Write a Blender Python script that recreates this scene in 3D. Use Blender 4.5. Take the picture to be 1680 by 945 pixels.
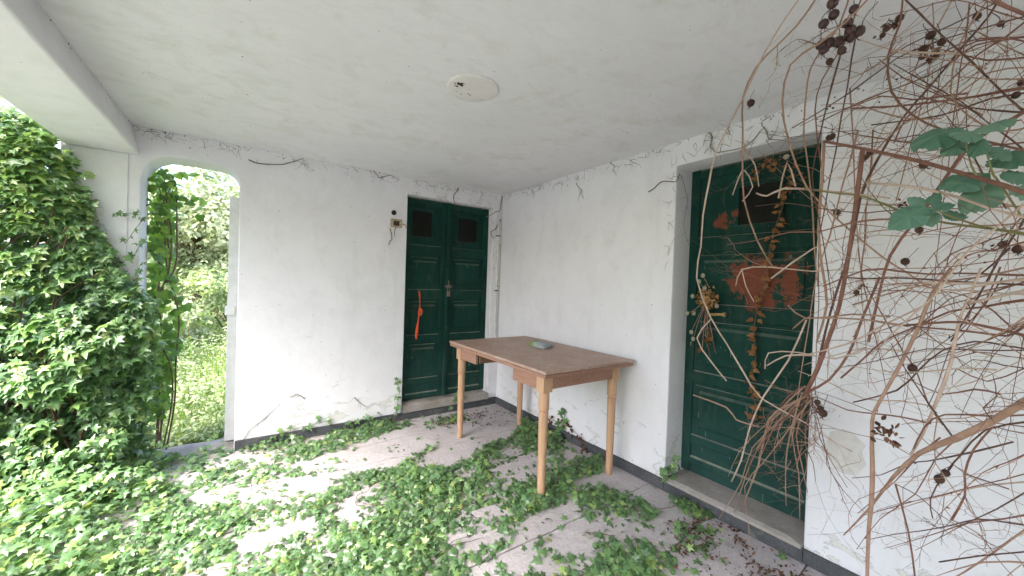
import bpy, bmesh, math, random
import numpy as np
from mathutils import Vector, Matrix, noise as mnoise

for o in list(bpy.data.objects):
    bpy.data.objects.remove(o, do_unlink=True)
SC = bpy.context.scene
COL = SC.collection
R = math.radians

# ------------------------------------------------------------------ camera
CAM = np.array([-2.309, -3.549, 1.348])
YAW, PITCH, ROLL, FPX = 0.609, -0.014, 0.033, 624.645
_fw = np.array([math.sin(YAW) * math.cos(PITCH), math.cos(YAW) * math.cos(PITCH), math.sin(PITCH)])
_r = np.array([math.cos(YAW), -math.sin(YAW), 0.0])
_u = np.cross(_r, _fw)
RT = math.cos(ROLL) * _r + math.sin(ROLL) * _u
UP = -math.sin(ROLL) * _r + math.cos(ROLL) * _u
FW = _fw
cam = bpy.data.cameras.new('camera')
cam.sensor_width = 36.0
cam.lens = 36.0 * FPX / 1680.0
cam.clip_start = 0.05
cam.clip_end = 500
camo = bpy.data.objects.new('camera', cam)
COL.objects.link(camo)
camo.matrix_world = Matrix(((RT[0], UP[0], -FW[0], CAM[0]), (RT[1], UP[1], -FW[1], CAM[1]),
                            (RT[2], UP[2], -FW[2], CAM[2]), (0, 0, 0, 1)))
SC.camera = camo

# ------------------------------------------------------------------ sky, sun, exposure
SUN_EL, SUN_AZ = R(52), R(242)          # azimuth clockwise from +y: light comes from the open left side of the porch
world = bpy.data.worlds.new('World')
SC.world = world
world.use_nodes = True
wn = world.node_tree
wn.nodes.clear()
sky = wn.nodes.new('ShaderNodeTexSky')
sky.sky_type = 'NISHITA'
sky.sun_disc = False
sky.sun_elevation = SUN_EL
sky.sun_rotation = SUN_AZ
sky.dust_density = 4.0
sky.air_density = 1.0
hs = wn.nodes.new('ShaderNodeHueSaturation')
hs.inputs['Saturation'].default_value = 1.04
bg = wn.nodes.new('ShaderNodeBackground')
bg.inputs['Strength'].default_value = 0.15
wo = wn.nodes.new('ShaderNodeOutputWorld')
wn.links.new(sky.outputs[0], hs.inputs['Color'])
wn.links.new(hs.outputs[0], bg.inputs['Color'])
wn.links.new(bg.outputs[0], wo.inputs['Surface'])
sd = bpy.data.lights.new('sun', 'SUN')
sd.energy = 1.3
sd.angle = R(42)
sd.color = (1.0, 0.98, 0.95)
so = bpy.data.objects.new('sun', sd)
COL.objects.link(so)
sdir = Vector((math.sin(SUN_AZ) * math.cos(SUN_EL), math.cos(SUN_AZ) * math.cos(SUN_EL), math.sin(SUN_EL)))
so.rotation_euler = (-sdir).to_track_quat('-Z', 'Y').to_euler()
so.location = sdir * 20
SC.view_settings.view_transform = 'Standard'
SC.view_settings.look = 'None'
SC.view_settings.gamma = 1.0
SC.view_settings.use_curve_mapping = False
SC.view_settings.exposure = 2.88
SC.cycles.max_bounces = 8
SC.cycles.diffuse_bounces = 5
SC.cycles.use_adaptive_sampling = True
SC.cycles.adaptive_threshold = .025
SC.cycles.use_denoising = True

# ------------------------------------------------------------------ helpers
RNG = np.random.default_rng(7)
random.seed(7)


def ray(q):
    return FW + RT * (q[0] - 840) / FPX + UP * (472.5 - q[1]) / FPX


def at(q, axis, val):
    """world point where the sight line through photo point q meets the plane axis = val"""
    d = ray(q)
    return CAM + d * (val - CAM[axis]) / d[axis]


def deep(q, depth):
    return CAM + ray(q) * depth


def mat(name):
    m = bpy.data.materials.new(name)
    m.use_nodes = True
    nt = m.node_tree
    b = nt.nodes['Principled BSDF']
    return m, nt, b


class N:
    """tiny node builder"""
    def __init__(s, nt):
        s.nt = nt

    def n(s, t, **kw):
        k = s.nt.nodes.new(t)
        for a, v in kw.items():
            if a.startswith('i_'):
                k.inputs[a[2:].replace('_', ' ')].default_value = v
            else:
                setattr(k, a, v)
        return k

    def l(s, a, b):
        s.nt.links.new(a, b)

    def coord(s, scale=(1, 1, 1), rot=(0, 0, 0), which='Object'):
        g = s.n('ShaderNodeNewGeometry') if which == 'World' else s.n('ShaderNodeTexCoord')
        mp = s.n('ShaderNodeMapping')
        mp.inputs['Scale'].default_value = scale
        mp.inputs['Rotation'].default_value = rot
        s.l(g.outputs['Position' if which == 'World' else which], mp.inputs['Vector'])
        return mp.outputs[0]

    def noise(s, vec, scale, detail=4, rough=.55, dist=0):
        k = s.n('ShaderNodeTexNoise')
        k.inputs['Scale'].default_value = scale
        k.inputs['Detail'].default_value = detail
        k.inputs['Roughness'].default_value = rough
        k.inputs['Distortion'].default_value = dist
        s.l(vec, k.inputs['Vector'])
        return k.outputs['Fac']

    def ramp(s, fac, stops):
        k = s.n('ShaderNodeValToRGB')
        e = k.color_ramp.elements
        while len(e) < len(stops):
            e.new(.5)
        for x, (p, c) in zip(e, stops):
            x.position = p
            x.color = (c, c, c, 1) if not hasattr(c, '__len__') else (*c, 1)
        s.l(fac, k.inputs[0])
        return k.outputs[0]

    def mix(s, fac, a, b, mode='MIX'):
        k = s.n('ShaderNodeMix', data_type='RGBA', blend_type=mode)
        for sock, v in ((k.inputs[0], fac), (k.inputs[6], a), (k.inputs[7], b)):
            if hasattr(v, 'node'):
                s.l(v, sock)
            elif hasattr(v, '__len__'):
                sock.default_value = (*v, 1)
            else:
                sock.default_value = v
        return k.outputs[2]

    def math(s, op, a, b=None, clamp=False):
        k = s.n('ShaderNodeMath', operation=op, use_clamp=clamp)
        for sock, v in ((k.inputs[0], a), (k.inputs[1], b)):
            if v is None:
                continue
            if hasattr(v, 'node'):
                s.l(v, sock)
            else:
                sock.default_value = v
        return k.outputs[0]

    def bump(s, h, strength, dist, prev=None):
        k = s.n('ShaderNodeBump')
        k.inputs['Strength'].default_value = strength
        k.inputs['Distance'].default_value = dist
        s.l(h, k.inputs['Height'])
        if prev is not None:
            s.l(prev, k.inputs['Normal'])
        return k.outputs[0]


def plaster(name, base, dirt, streak=(1, 1, 1), specks=True, peel=0.0, bump=.15, dirt2=(.50, .49, .44), damp=.24):
    m, nt, b = mat(name)
    k = N(nt)
    w = k.coord(which='World')
    ws = k.coord(scale=streak, rot=(0, 0, .5), which='World')
    big = k.noise(w, 1.3, 5, .6)
    mid = k.noise(ws, 7, 6, .65, .6)
    c = k.mix(k.ramp(big, [(.35, 0), (.7, .55)]), base, tuple(x * y for x, y in zip(base, (.86, .87, .87))))
    c = k.mix(k.ramp(mid, [(.47, 0), (.72, .6)]), c, dirt)
    if specks:
        sp = k.noise(w, 60, 2, .5)
        area = k.noise(w, 4, 3, .6)
        f = k.math('MULTIPLY', k.ramp(sp, [(.70, 0), (.74, 1)]), k.ramp(area, [(.5, 0), (.7, .8)]))
        c = k.mix(f, c, (.12, .10, .08))
    fine = k.noise(w, 130, 3, .6)
    lump = k.noise(ws, 9, 5, .6)
    nrm = k.bump(lump, bump, .02)
    vo = k.n('ShaderNodeTexVoronoi', feature='DISTANCE_TO_EDGE')
    vo.inputs['Scale'].default_value = 1.1
    wv = k.n('ShaderNodeVectorMath', operation='ADD')
    nn_ = k.n('ShaderNodeTexNoise')
    nn_.inputs['Scale'].default_value = 5
    nn_.inputs['Detail'].default_value = 5
    sc_ = k.n('ShaderNodeVectorMath', operation='SCALE')
    sc_.inputs['Scale'].default_value = .35
    k.l(w, nn_.inputs['Vector'])
    k.l(nn_.outputs['Color'], sc_.inputs[0])
    k.l(w, wv.inputs[0])
    k.l(sc_.outputs[0], wv.inputs[1])
    k.l(wv.outputs[0], vo.inputs['Vector'])
    cr = k.math('MULTIPLY', k.ramp(vo.outputs['Distance'], [(.0, 1), (.004, 0)]), k.ramp(k.noise(w, 1.7, 3, .6), [(.64, 0), (.72, .3)]))
    c = k.mix(cr, c, (.25, .24, .23))
    st2 = k.noise(k.coord(scale=(1.5, 1.5, .35), which='World'), 3.2, 7, .7, .5)
    c = k.mix(k.ramp(st2, [(.52, 0), (.74, damp)]), c, dirt2)
    if peel:
        # flaked limewash low on the wall: shapes of their own
        sx = k.n('ShaderNodeSeparateXYZ')
        g = k.n('ShaderNodeNewGeometry')
        k.l(g.outputs['Position'], sx.inputs[0])
        low = k.math('SUBTRACT', .52, sx.outputs[2])
        f1 = k.math('ADD', k.noise(k.coord(scale=(1, 1, 2.2), which='World'), 4.5, 8, .68, .8), k.math('MULTIPLY', low, .19))
        pm = k.ramp(f1, [(.655, 0), (.67, 1)])
        c = k.mix(pm, c, (.64, .63, .61))
        edge = k.math('MULTIPLY', k.ramp(f1, [(.64, 0), (.657, 1)]), k.ramp(f1, [(.657, 1), (.672, 0)]))
        c = k.mix(k.math('MULTIPLY', edge, .6), c, (.2, .2, .19))
        nrm = k.bump(pm, -.35, .004, nrm)
    nrm = k.bump(fine, .18, .004, nrm)
    k.l(nrm, b.inputs['Normal'])
    k.l(c, b.inputs['Base Color'])
    b.inputs['Roughness'].default_value = .92
    b.inputs['Specular IOR Level'].default_value = .2
    return m


M = {}
M['wall'] = plaster('limewash_wall', (.75, .742, .785), (.65, .64, .67), peel=1)
M['ceiling'] = plaster('limewash_ceiling', (.75, .745, .785), (.66, .65, .68), streak=(1.2, 3.2, 1), bump=.14, damp=.5)
M['beam'] = plaster('limewash_beam', (.75, .74, .78), (.66, .65, .675))


def concrete(name, base, dark, sc=1.0):
    m, nt, b = mat(name)
    k = N(nt)
    w = k.coord(which='World')
    a = k.noise(w, 2.2 * sc, 6, .65)
    f = k.noise(w, 55 * sc, 4, .7)
    v = k.noise(w, 11 * sc, 5, .7, .4)
    c = k.mix(k.ramp(a, [(.35, 0), (.68, 1)]), base, dark)
    c = k.mix(k.ramp(f, [(.42, .35), (.6, 0)]), c, tuple(x * .5 for x in base))
    c = k.mix(k.ramp(v, [(.58, 0), (.70, .55)]), c, (.20, .19, .14))
    k.l(c, b.inputs['Base Color'])
    k.l(k.bump(f, .4, .006, k.bump(v, .4, .015)), b.inputs['Normal'])
    b.inputs['Roughness'].default_value = .95
    b.inputs['Specular IOR Level'].default_value = .15
    return m


M['slab'] = concrete('old_concrete', (.56, .52, .53), (.42, .385, .385))
M['step'] = concrete('step_concrete', (.44, .405, .38), (.26, .23, .205), 1.6)
M['earth'] = concrete('joint_earth', (.11, .09, .065), (.06, .05, .035), 2)
M['soil'] = concrete('crumbled_soil', (.20, .145, .115), (.11, .075, .058), 3)
M['plinth'] = concrete('plinth_paint', (.065, .07, .08), (.13, .13, .135), 1.5)


def door_paint(name, blobs=()):
    m, nt, b = mat(name)
    k = N(nt)
    w = k.coord(which='World')
    a = k.noise(w, 3, 5, .6)
    st = k.noise(k.coord(scale=(9, 9, 1), which='World'), 5, 5, .65)
    c = k.mix(k.ramp(a, [(.35, 0), (.68, 1)]), (.0025, .028, .021), (.005, .045, .035))
    c = k.mix(k.ramp(st, [(.5, 0), (.75, .35)]), c, (.010, .062, .052))
    # pale weathering low on the door
    sx = k.n('ShaderNodeSeparateXYZ')
    g = k.n('ShaderNodeNewGeometry')
    k.l(g.outputs['Position'], sx.inputs[0])
    lowf = k.math('MULTIPLY', k.math('SUBTRACT', 1.0, sx.outputs[2], True), k.noise(w, 6, 6, .7))
    c = k.mix(k.ramp(lowf, [(.10, 0), (.50, .6)]), c, (.030, .075, .068))
    scr = k.noise(k.coord(scale=(1, 1, .25), which='World'), 48, 2, .5)
    c = k.mix(k.ramp(scr, [(.71, 0), (.75, .6)]), c, (.16, .24, .20))
    gr = k.noise(k.coord(scale=(2, 2, .5), which='World'), 4, 8, .75, 1)
    c = k.mix(k.ramp(gr, [(.50, 0), (.70, .5)]), c, (.045, .065, .05))
    c = k.mix(k.ramp(k.noise(w, 22, 6, .75), [(.60, 0), (.66, .55)]), c, (.055, .05, .035))
    # red undercoat where the green has flaked off
    tot = None
    for (x, y, z, rad, asp) in blobs:
        d = k.n('ShaderNodeVectorMath', operation='SUBTRACT')
        k.l(g.outputs['Position'], d.inputs[0])
        d.inputs[1].default_value = (x, y, z)
        s2 = k.n('ShaderNodeVectorMath', operation='MULTIPLY')
        k.l(d.outputs[0], s2.inputs[0])
        s2.inputs[1].default_value = (1, 1, asp)
        ln = k.n('ShaderNodeVectorMath', operation='LENGTH')
        k.l(s2.outputs[0], ln.inputs[0])
        v = k.math('SUBTRACT', rad, ln.outputs['Value'])
        tot = v if tot is None else k.math('MAXIMUM', tot, v)
    nrm = None
    if tot is not None:
        nz = k.math('MULTIPLY', k.math('SUBTRACT', k.noise(w, 13, 8, .75), .5), .34)
        pm = k.ramp(k.math('ADD', tot, nz), [(.5, 0), (.503, 1)]) if False else None
        f = k.math('MULTIPLY', k.math('ADD', tot, nz), 250, True)
        rc = k.mix(k.noise(w, 30, 4, .7), (.11, .032, .018), (.20, .066, .038))
        c = k.mix(f, c, rc)
        nrm = k.bump(f, -.5, .002)
    # dust lying on upward faces
    sn = k.n('ShaderNodeSeparateXYZ')
    k.l(g.outputs['Normal'], sn.inputs[0])
    du = k.math('MULTIPLY', k.ramp(sn.outputs[2], [(.3, 0), (.6, 1)]), k.ramp(k.noise(w, 14, 4, .7), [(.3, .3), (.6, .9)]))
    c = k.mix(du, c, (.23, .235, .195))
    k.l(c, b.inputs['Base Color'])
    nn = k.bump(st, .12, .004, nrm)
    k.l(nn, b.inputs['Normal'])
    b.inputs['Roughness'].default_value = .72
    b.inputs['Specular IOR Level'].default_value = .18
    return m


M['door'] = door_paint('green_door_paint')
M['door_worn'] = door_paint('green_door_paint_flaking', [(.183, -2.49, 1.42, .135, 1.0), (.183, -2.53, 1.30, .09, 1.4), (.183, -2.30, 1.80, .045, .8), (.183, -2.70, 1.42, .05, .5),
                                                         (.183, -2.36, 1.83, .02, 1), (.183, -2.66, 1.55, .025, 1), (.183, -2.40, 1.40, .06, 1.5)])


def simple(name, col, rough=.6, col2=None, sc=20, spec=.4, metal=0, bump=0, stretch=(1, 1, 1), world=True):
    m, nt, b = mat(name)
    k = N(nt)
    v = k.coord(scale=stretch, which='World' if world else 'Object')
    nz = k.noise(v, sc, 5, .65)
    c2 = col2 or tuple(x * .65 for x in col)
    k.l(k.mix(k.ramp(nz, [(.3, 0), (.7, 1)]), col, c2), b.inputs['Base Color'])
    b.inputs['Roughness'].default_value = rough
    b.inputs['Specular IOR Level'].default_value = spec
    b.inputs['Metallic'].default_value = metal
    if bump:
        k.l(k.bump(nz, bump, .004), b.inputs['Normal'])
    return m


M['patch'] = simple('grey_filler', (.66, .64, .63), .95, (.56, .54, .52), 30, .1, bump=.3)
M['pane'] = simple('dirty_dark_glass', (.004, .005, .004), .6, (.014, .015, .012), 12, .12)
M['leg'] = simple('honey_wood', (.56, .355, .225), .6, (.43, .255, .155), 9, .35, bump=.1, stretch=(6, 6, .6))
M['apron'] = simple('faded_brown_wood', (.38, .215, .155), .6, (.29, .155, .11), 8, .3, bump=.1, stretch=(5, 1, 5))
M['under'] = simple('raw_wood', (.22, .13, .08), .8, None, 10)
M['orange'] = simple('orange_strap', (.80, .11, .035), .7, (.6, .07, .02), 40)
M['metal'] = simple('worn_steel', (.24, .21, .17), .75, (.12, .085, .06), 60, .3, .2)
M['brass'] = simple('dull_brass', (.55, .40, .18), .4, (.35, .22, .08), 50, .5, .5)
M['white_paint'] = simple('white_metal_paint', (.75, .75, .76), .5, (.62, .62, .62), 14)
M['pipe'] = simple('painted_conduit', (.72, .71, .69), .6, (.55, .53, .5), 16)
M['bristle'] = simple('grey_bristles', (.42, .44, .46), .9, (.24, .26, .28), 70, .1, bump=.3, stretch=(1, 8, 1))
M['green_plastic'] = simple('green_band', (.22, .36, .10), .5, (.14, .24, .07), 30)
M['box'] = simple('broken_cream_box', (.55, .47, .36), .8, (.30, .22, .14), 40)
M['black'] = simple('black_hole', (.02, .018, .016), .9)
M['disc'] = simple('ceiling_disc_plaster', (.70, .68, .685), .9, (.64, .615, .61), 10, .15)
M['debris'] = simple('brown_debris', (.085, .06, .045), .95, (.04, .03, .022), 40, .1)
M['web'] = simple('dusty_web', (.34, .30, .25), .95, (.22, .19, .155), 60, .05)
M['tendril'] = simple('dead_tendril', (.20, .155, .12), .9, (.10, .075, .055), 40, .1)
M['trunk'] = simple('tree_bark', (.16, .115, .08), .95, (.07, .05, .035), 18, .1, bump=.5, stretch=(3, 3, .6))


def table_top_mat():
    m, nt, b = mat('worn_brown_laminate')
    k = N(nt)
    w = k.coord(which='World')
    grain = k.noise(k.coord(scale=(14, .8, 1), which='World'), 6, 5, .6)
    c = k.mix(k.ramp(grain, [(.3, 0), (.7, 1)]), (.41, .265, .205), (.335, .21, .16))
    c = k.mix(k.ramp(k.noise(w, 5, 6, .7), [(.45, 0), (.75, .6)]), c, (.52, .43, .38))     # dust film
    sp = k.noise(k.coord(scale=(1, 1, 1), which='World'), 42, 2, .5)
    ar = k.noise(w, 3.3, 3, .6)
    c = k.mix(k.math('MULTIPLY', k.ramp(sp, [(.645, 0), (.675, 1)]), k.ramp(ar, [(.42, 0), (.56, .85)])), c, (.62, .59, .55))  # paint splashes
    c = k.mix(k.ramp(k.noise(w, 75, 2, .5), [(.68, 0), (.73, .7)]), c, (.10, .065, .045))
    k.l(c, b.inputs['Base Color'])
    b.inputs['Roughness'].default_value = .5
    k.l(k.bump(k.noise(w, 80, 3, .6), .06, .003), b.inputs['Normal'])
    return m


M['top'] = table_top_mat()


def leaf_mat(name, stops, trans=.35, rough=.42, spec=.45, under=None):
    m, nt, b = mat(name)
    k = N(nt)
    at_ = k.n('ShaderNodeAttribute', attribute_name='tint')
    c = k.ramp(at_.outputs['Fac'], stops)
    nz = k.noise(k.coord(which='World'), 60, 3, .6)
    c = k.mix(.35, c, k.mix(nz, (.5, .5, .5), (1.4, 1.4, 1.4)), 'MULTIPLY') if False else k.mix(k.ramp(nz, [(.3, .0), (.8, .3)]), c, stops[-1][1])
    k.l(c, b.inputs['Base Color'])
    b.inputs['Roughness'].default_value = rough
    b.inputs['Specular IOR Level'].default_value = spec
    t = k.n('ShaderNodeBsdfTranslucent')
    k.l(k.mix(1.0, c, (1.25, 1.35, .6), 'MULTIPLY'), t.inputs['Color'])
    mx = k.n('ShaderNodeMixShader')
    mx.inputs[0].default_value = trans
    k.l(b.outputs[0], mx.inputs[1])
    k.l(t.outputs[0], mx.inputs[2])
    k.l(mx.outputs[0], nt.nodes['Material Output'].inputs['Surface'])
    return m


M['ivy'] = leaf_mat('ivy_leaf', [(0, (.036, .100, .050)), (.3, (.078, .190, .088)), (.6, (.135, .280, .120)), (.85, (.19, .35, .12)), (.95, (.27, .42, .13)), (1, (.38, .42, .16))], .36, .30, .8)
M['lime'] = leaf_mat('lime_leaf', [(0, (.06, .14, .035)), (.6, (.13, .25, .05)), (1, (.25, .36, .08))], .4)
M['garden'] = leaf_mat('garden_leaf', [(0, (.17, .23, .11)), (.5, (.29, .36, .18)), (1, (.43, .49, .28))], .4, .5)
M['pale_tree'] = leaf_mat('pale_leaf', [(0, (.20, .23, .15)), (.5, (.33, .37, .25)), (1, (.46, .49, .36))], .35, .5)
M['dead'] = leaf_mat('dead_leaf', [(0, (.10, .045, .02)), (.5, (.24, .105, .045)), (1, (.38, .20, .09))], .25, .8, .1)
M['litter'] = leaf_mat('litter_leaf', [(0, (.05, .026, .019)), (.5, (.12, .058, .04)), (1, (.24, .13, .085))], .1, .9, .1)
M['rose_leaf'] = leaf_mat('rose_leaf', [(0, (.040, .120, .085)), (.6, (.085, .200, .150)), (1, (.18, .31, .25))], .22, .34, .5)
_nt = M['rose_leaf'].node_tree          # pale midrib and side veins, in each leaflet's own coordinates
_k = N(_nt)
_b = _nt.nodes['Principled BSDF']
_tc = _k.n('ShaderNodeTexCoord')
_sx = _k.n('ShaderNodeSeparateXYZ')
_k.l(_tc.outputs['Object'], _sx.inputs[0])
_ax = _k.math('ABSOLUTE', _sx.outputs[0])
_mid = _k.ramp(_ax, [(.008, 1), (.022, 0)])
_fr = _k.math('FRACT', _k.math('MULTIPLY', _k.math('SUBTRACT', _sx.outputs[1], _k.math('MULTIPLY', _ax, .8)), 8))
_sv = _k.ramp(_fr, [(0, .55), (.12, 0)])
_ve = _k.math('MAXIMUM', _mid, _sv)
_old = _b.inputs['Base Color'].links[0].from_socket
_k.l(_k.mix(_k.math('MULTIPLY', _ve, .6), _old, (.19, .30, .18)), _b.inputs['Base Color'])
_k.l(_k.bump(_ve, -.4, .02), _b.inputs['Normal'])
M['petal'] = leaf_mat('dry_petal', [(0, (.20, .10, .04)), (.5, (.38, .21, .09)), (1, (.52, .33, .16))], .2, .9, .1)
M['pod'] = leaf_mat('pale_pod', [(0, (.36, .32, .25)), (1, (.52, .47, .39))], .2, .9, .05)
M['grass'] = leaf_mat('weed_blade', [(0, (.08, .16, .03)), (.6, (.16, .27, .05)), (1, (.28, .36, .10))], .4, .6)
CANE = {
    'red': simple('red_brown_cane', (.27, .130, .095), .6, (.16, .070, .052), 25, .3, bump=.2),
    'tan': simple('tan_cane', (.42, .265, .195), .6, (.29, .17, .12), 25, .3, bump=.2),
    'pale': simple('bleached_cane', (.60, .47, .40), .65, (.44, .31, .245), 25, .3, bump=.15),
    'dark': simple('dark_cane', (.15, .082, .064), .7, (.085, .045, .035), 25, .25, bump=.2),
    'green': simple('green_cane', (.15, .19, .065), .5, (.24, .17, .075), 12, .35),
}
M['hip'] = simple('dark_rose_hip', (.030, .013, .016), .2, (.075, .026, .022), 60, .5)
M['hip_brown'] = simple('dried_rose_hip', (.085, .038, .026), .6, (.04, .02, .015), 60, .3)
M['stem'] = simple('ivy_stem', (.17, .12, .075), .8, (.09, .06, .035), 30, .2)


class MB:
    def __init__(s):
        s.v, s.f = [], []

    def add(s, v, f):
        o = len(s.v)
        s.v += [tuple(map(float, p)) for p in v]
        s.f += [tuple(i + o for i in q) for q in f]
        return s

    def box(s, x0, x1, y0, y1, z0, z1):
        return s.add([(x0, y0, z0), (x1, y0, z0), (x1, y1, z0), (x0, y1, z0), (x0, y0, z1), (x1, y0, z1), (x1, y1, z1), (x0, y1, z1)],
                     [(0, 3, 2, 1), (4, 5, 6, 7), (0, 1, 5, 4), (1, 2, 6, 5), (2, 3, 7, 6), (3, 0, 4, 7)])

    def lathe(s, prof, cx=0, cy=0, n=20):
        v, f = [], []
        for (r, z) in prof:
            for i in range(n):
                a = 2 * math.pi * i / n
                v.append((cx + r * math.cos(a), cy + r * math.sin(a), z))
        for j in range(len(prof) - 1):
            for i in range(n):
                a, b = j * n + i, j * n + (i + 1) % n
                f.append((a, b, b + n, a + n))
        f.append(tuple(range(n))[::-1])
        f.append(tuple((len(prof) - 1) * n + i for i in range(n)))
        return s.add(v, f)

    def prism(s, poly, axis, a, b):
        """poly in the two other axes (in x,y,z order), extruded from a to b along axis"""
        def P(p, t):
            q = list(p)
            q.insert(axis, t)
            return q
        n = len(poly)
        v = [P(p, a) for p in poly] + [P(p, b) for p in poly]
        f = [tuple(range(n)), tuple(range(2 * n - 1, n - 1, -1))]
        f += [(i, i + n, (i + 1) % n + n, (i + 1) % n) for i in range(n)]
        return s.add(v, f)

    def tube(s, pts, rad, sides=6, smooth=4):
        P = [np.array(p, float) for p in pts]
        r = list(rad) if hasattr(rad, '__len__') else [rad] * len(P)
        if smooth > 1 and len(P) > 2:
            Q, rr = [], []
            E = [2 * P[0] - P[1]] + P + [2 * P[-1] - P[-2]]
            for i in range(len(P) - 1):
                p0, p1, p2, p3 = E[i:i + 4]
                for j in range(smooth):
                    t = j / smooth
                    Q.append(.5 * (2 * p1 + (p2 - p0) * t + (2 * p0 - 5 * p1 + 4 * p2 - p3) * t * t + (3 * p1 - p0 - 3 * p2 + p3) * t ** 3))
                    rr.append(r[i] + (r[i + 1] - r[i]) * t)
            P, r = Q + [P[-1]], rr + [r[-1]]
        T = [P[min(i + 1, len(P) - 1)] - P[max(i - 1, 0)] for i in range(len(P))]
        T = [t / (np.linalg.norm(t) + 1e-9) for t in T]
        ref = np.array([0, 0, 1.]) if abs(T[0][2]) < .9 else np.array([1., 0, 0])
        u = np.cross(T[0], ref)
        v, f = [], []
        for p, t, q in zip(P, T, r):
            u = u - t * (u @ t)
            u /= np.linalg.norm(u) + 1e-9
            w = np.cross(t, u)
            for k in range(sides):
                a = 2 * math.pi * k / sides
                v.append(p + (u * math.cos(a) + w * math.sin(a)) * q)
        for j in range(len(P) - 1):
            for k in range(sides):
                a, b = j * sides + k, j * sides + (k + 1) % sides
                f.append((a, b, b + sides, a + sides))
        f.append(tuple(range(sides))[::-1])
        f.append(tuple((len(P) - 1) * sides + k for k in range(sides)))
        return s.add(v, f)

    def blob(s, c, r, sq=(1, 1, 1), jit=.25, sub=1):
        bm = bmesh.new()
        bmesh.ops.create_icosphere(bm, subdivisions=sub, radius=1)
        bm.verts.ensure_lookup_table()
        v = [(c[0] + p.co.x * r * sq[0] * random.uniform(1 - jit, 1 + jit), c[1] + p.co.y * r * sq[1] * random.uniform(1 - jit, 1 + jit),
              c[2] + p.co.z * r * sq[2] * random.uniform(1 - jit, 1 + jit)) for p in bm.verts]
        f = [tuple(x.index for x in q.verts) for q in bm.faces]
        bm.free()
        return s.add(v, f)

    def build(s, name, m, parent=None, smooth=False, bevel=0, seg=2, fix=True):
        me = bpy.data.meshes.new(name)
        me.from_pydata(s.v, [], s.f)
        if fix:
            bm = bmesh.new()
            bm.from_mesh(me)
            bmesh.ops.recalc_face_normals(bm, faces=bm.faces)
            bm.to_mesh(me)
            bm.free()
        me.materials.append(m)
        if smooth:
            me.polygons.foreach_set('use_smooth', [True] * len(me.polygons))
        o = bpy.data.objects.new(name, me)
        COL.objects.link(o)
        if parent:
            o.parent = parent
        if bevel:
            bv = o.modifiers.new('edge', 'BEVEL')
            bv.width = bevel
            bv.segments = seg
            bv.limit_method = 'ANGLE'
            bv.angle_limit = R(40)
        return o


def tag(o, label=None, cat=None, group=None, kind=None):
    if label:
        o['label'] = label
    if cat:
        o['category'] = cat
    if group:
        o['group'] = group
    if kind:
        o['kind'] = kind
    return o


def thing(name, label, cat, loc=(0, 0, 0), group=None):
    o = bpy.data.objects.new(name, None)
    o.empty_display_size = .1
    COL.objects.link(o)
    o.location = loc
    return tag(o, label, cat, group)


# parts are modelled in world coordinates; keep them in place below a moved Empty
def under(o, parent):
    o.parent = parent
    o.matrix_parent_inverse = Matrix.Translation(parent.location).inverted()
    return o


# ---- leaf templates: stalk at the origin, tip towards +y, upper side +z
def fan(outline, mid, fold=.25, droop=.25):
    pts = [(mid[0], mid[1], .05)]
    for x, y in outline:
        pts.append((x, y, -fold * abs(x) - droop * max(0, y - .3) ** 2))
    n = len(outline)
    tris = [(0, 1 + i, 1 + (i + 1) % n) for i in range(n)]
    return np.array(pts), np.array(tris)


IVY = fan([(0, 0), (.20, -.13), (.43, -.06), (.27, .17), (.56, .44), (.17, .48), (0, 1.02), (-.17, .48), (-.56, .44), (-.27, .17), (-.43, -.06), (-.20, -.13)], (0, .28))
OVAL = fan([(0, 0), (.22, .18), (.30, .45), (.20, .78), (0, 1), (-.20, .78), (-.30, .45), (-.22, .18)], (0, .45), .3, .3)
HEART = fan([(0, .05), (.28, -.10), (.48, .12), (.38, .5), (0, 1), (-.38, .5), (-.48, .12), (-.28, -.10)], (0, .3), .2, .3)
QUADL = (np.array([(0, 0, 0), (.3, .45, -.05), (0, 1, -.1), (-.3, .45, -.05)], float), np.array([(0, 1, 2), (0, 2, 3)]))
BLADE = (np.array([(-.035, 0, 0), (.035, 0, 0), (-.03, .5, .06), (.03, .5, .06), (0, 1, .25)], float), np.array([(0, 1, 3), (0, 3, 2), (2, 3, 4)]))


def frames(nrm, tip):
    nrm = nrm / (np.linalg.norm(nrm, axis=1, keepdims=True) + 1e-9)
    tip = tip - nrm * np.sum(tip * nrm, 1, keepdims=True)
    tip = tip / (np.linalg.norm(tip, axis=1, keepdims=True) + 1e-9)
    return np.cross(tip, nrm), tip, nrm


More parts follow.
